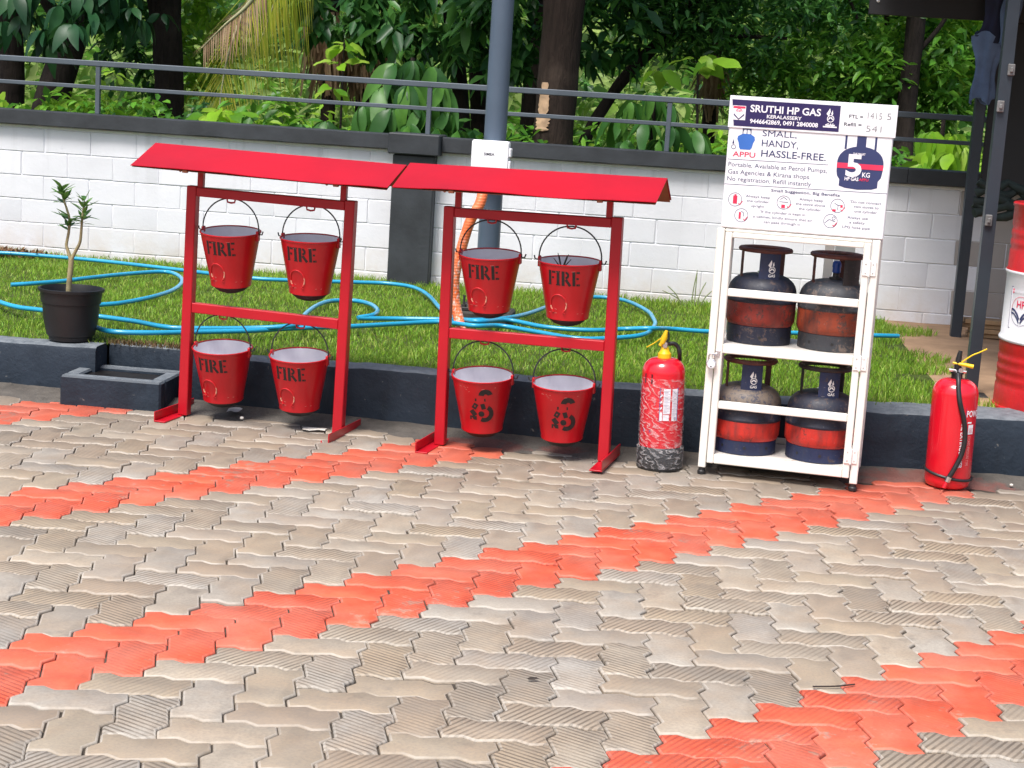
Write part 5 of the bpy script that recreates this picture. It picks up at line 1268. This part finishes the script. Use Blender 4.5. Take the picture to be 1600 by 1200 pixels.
DEEP = leaf_mat('darkest_green_leaf', ((.008, .038, .014), (.014, .060, .022), (.022, .085, .030), (.035, .11, .03)), .42, .2)  # darkest greens, for the big leaves of the left tree
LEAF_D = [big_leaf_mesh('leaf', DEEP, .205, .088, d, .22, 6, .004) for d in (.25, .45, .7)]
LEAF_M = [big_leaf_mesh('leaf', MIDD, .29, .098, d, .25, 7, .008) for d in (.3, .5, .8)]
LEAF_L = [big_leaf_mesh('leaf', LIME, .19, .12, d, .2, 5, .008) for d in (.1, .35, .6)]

# big dark leaved tree at the left with leaning trunk
b = (-5.079, 13.000, 1.027)
b = (b[0], b[1], .05)
t = tree('broadleaf_tree', 'broad leaved tree with leaning dark trunk at the far left behind the railing', 'tree', b,
 [([(-5.208, 13.000, 0.894,.15), (-5.120, 13.000, 1.299,.13), (-5.040, 13.100, 1.654,.12), (-4.967, 13.200, 2.158,.11), (-4.890, 13.300, 2.956,.10), (-4.882, 13.500, 4.053,.06)], M_BK, 'trunk'),
  ([(-5.040, 13.100, 1.654,.06), (-5.197, 12.800, 2.020,.05), (-5.280, 12.500, 2.463,.03)], M_BK, 'limb'), ([(-4.967, 13.200, 2.158,.06), (-4.505, 12.700, 2.241,.04), (-4.194, 12.500, 2.426,.03)], M_BK, 'limb')],
 [(90, (-5.097, 12.900, 2.846), (1.1, .8, .75), 8, .27, .42, .05, .5, DARK), (110, (-5.463, 13.400, 3.576), (1.6, 1.2, .7), 7, .27, .42, .05, .5, DARK)])
for px_, py_, Y_, dr in ((40,20,12.3,.7), (95,10,12.2,.7), (140,15,12.3,.8), (70,50,12.2,.9), (25,-10,12.2,.5), (175,20,12.5,.7), (115,40,12.1,.9), (205,10,12.5,.8), (5,30,12.5,.8), (55,-25,12.3,.5), (130,-20,12.3,.5), (170,-20,12.4,.5), (80,70,12.4,1.0), (225,35,12.9,.8)):
    pass
tips = []
for c in ([(-5.089, 12.300, 1.807), (-4.781, 12.200, 1.888), (-4.599, 12.300, 1.858), (-4.900, 12.200, 1.698), (-5.123, 12.200, 1.938), (-4.500, 12.500, 1.851), (-4.643, 12.100, 1.754), (-4.352, 12.500, 1.906), (-5.347, 12.500, 1.756), (-5.018, 12.300, 2.020), (-4.651, 12.300, 2.017), (-4.492, 12.400, 2.032), (-4.904, 12.400, 1.626), (-4.388, 12.900, 1.830)]): tips += whorl(c, 8, .65, 1.)+whorl((c[0]+random.uniform(-.15, .15), c[1]+.15, c[2]+random.uniform(-.05, .2)), 5, .4, .75)
shrub_leaves(t, LEAF_D, tips, b)

def slim_tree(label, pts, mat, sets, nm='slender_tree', cat='tree', extra=()):
    b = (pts[0][0], pts[0][1], .05)
    return tree(nm, label, cat, b, [([(pts[0][0], pts[0][1], .02, pts[0][3]*1.15)]+pts, mat, 'trunk')]+list(extra), sets)
slim_tree('dark double trunk tree left of the yellow palm frond', [(-4.462, 13.800, 0.769,.14), (-4.465, 13.800, 1.296,.125), (-4.490, 13.800, 1.764,.12), (-4.506, 13.800, 2.329,.11), (-4.577, 13.800, 3.535,.09), (-4.643, 13.800, 4.995,.05)], M_BK,
 [(150, (-4.627, 13.900, 3.198), (1.3, 1., .9), 8, .2, .42, .05, .4, DARK), (60, (-4.882, 14.200, 1.704), (.35, .3, .5), 8, .12, .4, .04, .4, DARK), (60, (-4.355, 14.400, 1.743), (.3, .3, .5), 7, .14, .45, .04, .4, LIME)],
 extra=[([(-4.474, 13.800, 1.609,.07), (-4.570, 13.800, 1.915,.08), (-4.626, 13.800, 2.374,.07), (-4.730, 13.800, 3.279,.05)], M_BK, 'limb')])
slim_tree('thin dark trunk at the extreme left edge of the railing', [(-5.920, 14.000, 0.722,.12), (-5.911, 14.000, 1.424,.11), (-5.966, 14.000, 2.215,.1), (-6.014, 14.000, 4.012,.06)], M_BK, [(120, (-6.364, 14.000, 2.977), (1.2, 1., .8), 8, .2, .42, .05, .4, DARK)])
# big brown trunk with peeled patch
pts = [(-1.098, 12.200, 0.935,.155), (-1.101, 12.200, 1.264,.142), (-1.093, 12.200, 1.626,.140), (-1.085, 12.200, 1.984,.150), (-1.076, 12.200, 2.383,.16), (-1.059, 12.200, 3.252,.14), (-1.102, 12.200, 4.514,.09)]
bt = (pts[0][0], pts[0][1], .05)
t = slim_tree('thick brown trunk with a pale peeled bark patch right of the lamp pole', pts, M_BKB,
 [(170, (-1.200, 12.600, 3.173), (1.4, 1.1, .75), 8, .22, .42, .05, .5, DARK), (60, (-2.183, 13.600, 2.039), (.75, .5, .35), 8, .2, .42, .05, .7, DARK), (40, (-1.566, 13.200, 1.957), (.3, .3, .5), 8, .18, .42, .05, .6, DARK), (45, (-0.818, 13.000, 2.038), (.35, .3, .4), 8, .17, .42, .05, .5, DARK)], 'peeled_tree', extra=[([(-1.080, 12.200, 2.250,.09), (-0.897, 12.400, 2.675,.07), (-0.598, 12.600, 3.157,.04)], M_BKB, 'limb')])
# peeled wood: slabs standing proud of the bark
A0 = math.atan2(-pts[1][1], -pts[1][0])
V = []; F = []; K = 26; J = 6
PP = [(-1.108, 12.200, 1.090), (-1.101, 12.200, 1.264), (-1.093, 12.200, 1.626), (-1.087, 12.200, 1.939)]; PR = [.150, .142, .140, .148]
for i in range(K+1):
    q = .6+i/K*1.15; s = int(min(2, q)); f = q-s; c = Vector(PP[s]).lerp(Vector(PP[s+1]), f); R = PR[s]+(PR[s+1]-PR[s])*f
    wq = .42*(1+.9*mnoise.noise(Vector((i*.45, 3, 0))))*(1-.45*i/K)*max(.15, math.sin(PI*min(1, (i+.6)/5)) if i < 3 else 1)
    for j in range(J+1):
        a = A0-.66+wq*(2*j/J-1); r = R+.003+.006*math.cos((2*j/J-1)*1.4)+.006*mnoise.noise(Vector((i*1.3, j*1.7, 5)))
        V.append((c.x+r*math.cos(a)-bt[0], c.y+r*math.sin(a)-bt[1], c.z-bt[2]))
for i in range(K):
    for j in range(J): a = i*(J+1)+j; F.append((a, a+1, a+J+2, a+J+1))
m = MB(); m.add(V, F); m.build('peeled_patch', M_PEEL, t, smooth=60)
slim_tree('thin dark trunk just left of the lamp pole among dark leaves', [(-2.049, 14.200, 1.050,.07), (-2.113, 14.200, 1.603,.065), (-2.191, 14.200, 2.018,.07), (-2.261, 14.200, 2.687,.07), (-2.398, 14.200, 4.194,.04)], M_BK, [(110, (-2.534, 14.200, 2.776), (1., .7, .6), 8, .2, .42, .05, .5, DARK), (34, (-2.854, 13.600, 1.951), (.45, .3, .28), 8, .19, .45, .05, .8, DARK)])
slim_tree('second thin dark trunk close beside the lamp pole', [(-1.960, 14.600, 1.021,.075), (-2.007, 14.600, 1.617,.07), (-2.019, 14.600, 2.207,.06), (-2.059, 14.600, 3.776,.04)], M_BK, [(60, (-2.018, 14.600, 3.105), (.9, .7, .6), 8, .2, .42, .05, .5, DARK)])
slim_tree('dark trunk half hidden left of the thick peeled trunk', [(-1.526, 14.600, 1.022,.09), (-1.518, 14.600, 1.593,.085), (-1.487, 14.600, 2.131,.08), (-1.548, 14.600, 3.799,.05)], M_BK, [(60, (-1.595, 14.600, 3.281), (.9, .7, .6), 8, .2, .42, .05, .5, DARK)])
slim_tree('small leaved dark tree with a slanting branch left of the printed board', [(-1.007, 13.600, 0.952,.05), (-0.788, 13.600, 1.471,.045), (-0.534, 13.600, 1.811,.05), (-0.300, 13.600, 2.047,.05), (-0.091, 13.600, 2.548,.05), (0.010, 13.600, 3.701,.04)], M_BK,
 [(210, (0.036, 13.600, 2.214), (1.0, .6, .45), 11, .105, .34, .05, .25, DARK), (90, (0.415, 14.000, 2.005), (.9, .6, .40), 11, .105, .34, .05, .25, MID), (260, (0.498, 13.800, 2.694), (1.5, .9, .6), 11, .105, .34, .05, .25, DARK), (120, (-0.311, 13.400, 2.231), (.5, .4, .32), 10, .105, .34, .05, .25, DARK), (110, (0.894, 14.000, 1.781), (.75, .5, .33), 10, .11, .38, .05, .3, MID), (40, (0.625, 14.400, 1.563), (.6, .4, .25), 9, .12, .4, .05, .3, LIME)],
 extra=[([(-0.650, 13.600, 1.670,.02), (-0.590, 13.600, 1.882,.016), (-0.611, 13.600, 2.029,.01)], M_BK, 'twig'), ([(-0.300, 13.600, 2.047,.03), (0.154, 13.600, 2.000,.02), (0.551, 13.600, 1.998,.012)], M_BK, 'twig')])
slim_tree('slim dark trunk rising behind the printed board under the shelter roof', [(1.547, 13.800, 0.861,.09), (1.537, 13.800, 1.616,.075), (1.546, 13.800, 2.211,.075), (1.531, 13.800, 2.844,.07), (1.473, 13.800, 4.267,.04)], M_BK,
 [(160, (1.684, 14.300, 1.834), (.75, .5, .5), 10, .12, .42, .05, .3, MID), (130, (1.901, 14.600, 2.114), (.6, .5, .5), 9, .13, .45, .05, .3, LIME), (200, (1.345, 14.200, 3.072), (1.4, 1., .8), 9, .13, .42, .05, .3, MID)],
 extra=[([(1.093, 13.800, 2.185,.012), (1.000, 13.800, 2.377,.014), (0.928, 13.800, 2.618,.016)], M_BK, 'twig'), ([(1.541, 13.800, 1.915,.025), (1.737, 13.800, 2.173,.018), (1.853, 13.800, 2.473,.012)], M_BK, 'limb')])
slim_tree('very thin pale stem between the board and the slim dark trunk', [(1.505, 14.400, 1.040,.025), (1.459, 14.400, 1.614,.022), (1.377, 14.400, 2.231,.022), (1.277, 14.400, 3.141,.015)], M_BKB, [(60, (1.322, 14.400, 2.688), (.6, .5, .4), 9, .11, .4, .05, .3, MID)])

# large leaved shrubs right behind the railing, every leaf on its own
def leaf_shrub(name, label, base, stems, whorls, mes, n, droop, s):
    t = thing(name, label, 'shrub', base)
    for pts in stems: trunk_(t, rel(pts, base), M_BK, 'stem', 8)
    tips = []
    for c in whorls: tips += whorl(c, n, droop, s)
    shrub_leaves(t, mes, tips, base); return t
b = (-1.999, 11.400, 1.034); b = (b[0], b[1], .05)
leaf_shrub('large_leaf_shrub', 'shrub of big drooping green leaves behind the railing just left of the lamp pole', b, [[(b[0], b[1], .05, .03), (-2.011, 11.400, 1.257,.025), (-2.009, 11.400, 1.640,.015)], [(-2.009, 11.400, 1.214,.015), (-2.217, 11.300, 1.371,.01)], [(-2.009, 11.400, 1.214,.015), (-1.784, 11.300, 1.398,.01)]],
 [[(-2.000, 11.350, 1.639), (-2.098, 11.300, 1.611), (-1.877, 11.400, 1.605), (-2.168, 11.250, 1.458), (-1.978, 11.150, 1.477), (-1.789, 11.300, 1.491), (-2.292, 11.250, 1.324), (-2.068, 11.100, 1.317), (-1.876, 11.100, 1.329), (-1.736, 11.300, 1.317), (-2.190, 11.200, 1.225), (-1.947, 11.050, 1.221), (-2.339, 11.300, 1.173), (-1.784, 11.100, 1.210), (-2.582, 11.400, 1.199), (-2.759, 11.400, 1.166), (-1.664, 11.300, 1.194)]][0], LEAF_M, 7, .95, 1.)
b = (-0.336, 11.500, 1.085); b = (b[0], b[1], .05)
leaf_shrub('large_leaf_shrub', 'shrub of drooping green leaves behind the railing left of the printed board', b, [[(b[0], b[1], .05, .025), (-0.375, 11.500, 1.317,.02), (-0.411, 11.500, 1.506,.012)]],
 [[(-0.411, 11.450, 1.526), (-0.531, 11.400, 1.455), (-0.278, 11.500, 1.450), (-0.609, 11.400, 1.345), (-0.412, 11.300, 1.337), (-0.243, 11.400, 1.305), (-0.095, 11.500, 1.292), (-0.319, 11.300, 1.218), (-0.553, 11.350, 1.202), (-0.708, 11.500, 1.146), (-0.124, 11.400, 1.144)]][0], LEAF_M, 7, .8, .85)
b = (1.552, 11.400, 1.117); b = (b[0], b[1], .05)
leaf_shrub('broad_leaf_shrub', 'light green broad leaved shrub behind the railing between the board and the shelter post', b, [[(b[0], b[1], .05, .02), (1.517, 11.400, 1.335,.015), (1.519, 11.400, 1.439,.01)]],
 [[(1.455, 11.350, 1.394), (1.586, 11.400, 1.381), (1.441, 11.300, 1.270), (1.565, 11.300, 1.258), (1.668, 11.400, 1.303), (1.389, 11.300, 1.184)]][0], LEAF_L, 6, .95, 1.25)
b = (-2.702, 12.400, 1.486); b = (b[0], b[1], .05)
leaf_shrub('lime_leaf_plant', 'thin stem with a few bright lime leaves in front of the dry brown fronds', b, [[(b[0], b[1], .05, .012), (-2.700, 12.400, 1.440,.008), (-2.700, 12.400, 1.755,.005)]], [[(-2.712, 12.400, 1.694), (-2.719, 12.350, 1.577), (-2.689, 12.400, 1.718), (-2.748, 12.300, 1.399)]][0], LEAF_L, 4, .1, .95)
b = (-0.021, 12.600, 1.698); b = (b[0], b[1], .05)
leaf_shrub('lime_leaf_plant', 'bright lime leaf sprig hanging over the dry brown leaf left of the board', b, [[(b[0], b[1], .05, .012), (-0.103, 12.600, 1.555,.008), (-0.143, 12.600, 1.760,.005)]], [[(-0.121, 12.550, 1.783), (-0.036, 12.500, 1.764), (-0.393, 12.600, 1.685)]][0], LEAF_L, 3, .3, 1.1)
b = (-3.445, 11.600, 1.156); b = (b[0], b[1], .05)
leaf_shrub('lime_leaf_plant', 'bright lime leaves just above the coping below the yellow palm frond', b, [[(b[0], b[1], .05, .012), (-3.423, 11.600, 1.166,.008)]], [[(-3.439, 11.500, 1.174), (-3.349, 11.500, 1.206), (-3.258, 11.500, 1.186), (-4.224, 11.800, 1.420)]][0], LEAF_L, 4, .2, .95)

# coconut frond with dry brown half, and hanging dead fronds
fr = thing('palm_frond', 'yellow green coconut palm frond hanging down with dry brown leaflets', 'palm frond', (-3.601, 13.200, 2.329))
M_FRG = leaf_mat('palm_leaflet', ((.14, .24, .02), (.30, .40, .03), (.48, .50, .05), (.58, .52, .10)), .45, .45)
M_MIDR = paint('frond_midrib', (.36, .36, .20), .6, var=.2)
def frond(spine, n, Lmax, mat, nm, both=True, down=.8):
    S = smooth_path(spine, 12); m = MB(); o = fr.location
    Sl = [p-o for p in S]
    m.tube(Sl, [max(.006, .024*(1-i/len(Sl))) for i in range(len(Sl))], 6); m.build('midrib', M_MIDR, fr, smooth=60)
    V = []; F = []; tint = []
    for k in range(n):
        q = k/n*(len(Sl)-2); i = int(q); p = Sl[i].lerp(Sl[i+1], q-i); T = (Sl[i+1]-Sl[i]).normalized()
        for sd in ((-1, 1) if both else (1,)):
            side = T.cross(Vector((0, -1, .2))).normalized()*sd
            d = (side*.55+T*.5+Vector((0, random.uniform(-.25, .1), -down*random.uniform(.6, 1.3)))).normalized(); L_ = Lmax*(.55+.45*math.sin(PI*min(1, .15+k/n)))*random.uniform(.8, 1.1)
            wv_ = T*.012; b0 = len(V); tv = random.random()
            for s_ in range(4):
                f = s_/3; c = p+d*L_*f+Vector((0, 0, -.28*L_*f*f)); ww = wv_*(1-f*.85)*(1 if s_ else .6)
                V += [c-ww, c+ww]; tint += [tv, tv]
            F += [(b0+2*s_, b0+2*s_+1, b0+2*s_+3, b0+2*s_+2) for s_ in range(3)]
    me = flat_mesh(nm, V, F, mat, None, tint); link(nm, me, fr, kind='stuff')
frond([(-3.257, 13.200, 2.637), (-3.498, 13.200, 2.286), (-3.638, 13.100, 1.980), (-3.735, 13.000, 1.629), (-3.790, 13.000, 1.282), (-3.797, 13.000, 1.034)], 80, .62, M_FRG, 'green_leaflets', True, .7)
frond([(-3.258, 13.400, 2.706), (-3.398, 13.400, 2.356), (-3.489, 13.400, 2.054), (-3.606, 13.400, 1.698)], 70, .75, M_FRG, 'yellow_leaflets', True, 1.2)
frond([(-3.439, 12.900, 2.171), (-3.582, 12.900, 1.972), (-3.753, 12.900, 1.818), (-3.924, 12.900, 1.639)], 34, .30, DRYF, 'dry_leaflets', True, .5)
def dead_fronds(label, c, wd, h, n, Y):
    t = thing('dead_fronds', label, 'dead fronds', c); V = []; F = []; tint = []
    for k in range(n):
        x = random.gauss(0, wd*.45); y = random.gauss(0, .10); z0 = h*.5+random.uniform(-.1, .05); L_ = h*random.uniform(.5, 1.1); w_ = random.uniform(.006, .02); b0 = len(V); tv = random.random(); sx = random.gauss(0, .08)
        for s_ in range(4):
            f = s_/3; V += [(x+sx*f-w_*(1-f*.6)+.015*math.sin(f*6+k), y, z0-L_*f), (x+sx*f+w_*(1-f*.6)+.015*math.sin(f*6+k), y+.01, z0-L_*f)]; tint += [tv, tv]
        F += [(b0+2*s_, b0+2*s_+1, b0+2*s_+3, b0+2*s_+2) for s_ in range(3)]
    link('hanging_strips', flat_mesh('hanging_strips', V, F, DRYF, None, tint), t, kind='stuff'); trunk_(t, [(0, .2, -c[2], .07), (0, .2, 0, .06), (.02, .2, h, .05)], M_BKB, 'stem', 8); return t
dead_fronds('bundle of dry brown palm strips hanging behind the lime leaves', (-3.251, 14.200, 1.667), .13, .62, 90, 14.2)
dead_fronds('wider bundle of dry brown palm strips left of the big drooping shrub', (-2.996, 14.400, 1.661), .26, .55, 160, 14.4)
dead_fronds('dry brown hanging leaf strips behind the railing left of the printed board', (-0.003, 14.400, 1.603), .10, .42, 60, 14.4)

# low undergrowth just behind the wall
for k, (px0, lab) in enumerate((((-5.012, 11.900), 'leafy bush at the extreme left just above the coping'), ((-4.749, 12.600), 'bush below the leaning trunk at the far left'), ((-4.034, 11.900), 'bush above the coping left of the double trunk'), ((-3.718, 12.500), 'bush below the yellow palm frond'), ((-3.073, 11.900), 'light bush above the coping below the lime leaves'), ((-2.956, 12.800), 'bush behind the left railing below the dry fronds'), ((-1.601, 12.200), 'bush directly behind the lamp pole'), ((-1.425, 12.900), 'bush between the lamp pole and the peeled trunk'), ((-0.820, 12.200), 'bush right of the peeled trunk'), ((0.084, 12.300), 'bush hidden partly by the left edge of the printed board'), ((0.565, 12.000), 'bush directly behind the printed board'), ((1.004, 12.600), 'bush behind the right half of the printed board'), ((1.356, 12.100), 'bush right of the printed board below the slim trunk'), ((1.906, 12.600), 'bush behind the shelter post at the right'))):
    c = px0
    tree('undergrowth_bush', lab, 'bush', (c[0], c[1], .05), [([(c[0], c[1], .03, .02), (c[0], c[1], .7, .015), (c[0]+.05, c[1], 1.0, .01)], M_BK, 'stem')],
     [(70, (c[0], c[1], .85), (.62, .35, .42), 9, (.11, .14, .10)[k % 3], .45, .05, .35, (MID, LIME, MID, DARK)[k % 4]), (24, (c[0], c[1], .75), (.7, .35, .4), 8, .13, .45, .05, .35, (LIME, MID, DARK, MID)[k % 4])], 'bushes behind the boundary wall')
# far thicket: one mass of foliage closing the view
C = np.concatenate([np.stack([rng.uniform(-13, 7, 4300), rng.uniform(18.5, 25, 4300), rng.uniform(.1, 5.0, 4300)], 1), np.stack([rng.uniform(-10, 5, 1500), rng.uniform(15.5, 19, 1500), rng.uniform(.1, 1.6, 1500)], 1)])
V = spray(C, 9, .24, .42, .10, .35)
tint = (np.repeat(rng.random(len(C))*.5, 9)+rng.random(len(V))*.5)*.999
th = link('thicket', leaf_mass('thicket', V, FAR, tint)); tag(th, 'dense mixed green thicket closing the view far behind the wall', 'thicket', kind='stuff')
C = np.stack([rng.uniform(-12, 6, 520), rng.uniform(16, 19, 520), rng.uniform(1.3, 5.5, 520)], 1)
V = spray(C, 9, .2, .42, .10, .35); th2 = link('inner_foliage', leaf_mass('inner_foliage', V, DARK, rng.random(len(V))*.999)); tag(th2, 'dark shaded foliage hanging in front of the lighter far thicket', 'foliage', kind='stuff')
V = []; F = []
hl = [(x, 29+mnoise.noise(Vector((x*.3, 0, 0)))*1.5) for x in np.linspace(-26, 18, 45)]
for x, y in hl:
    for j in range(7): V.append((x, y+1.2*mnoise.noise(Vector((x*.7, j, 2))), j*1.4))
for i in range(len(hl)-1):
    for j in range(6): a = i*7+j; F.append((a, a+7, a+8, a+1))
m = MB(); m.add(V, F); tag(m.build('distant_wood', paint('distant_wood_green', (.035, .07, .022), .95, var=.6, scale=1.6, bstr=1., bscale=3, coord='Position', spec=.1), smooth=180), 'distant dark green wood behind the thicket', 'wood', kind='stuff')
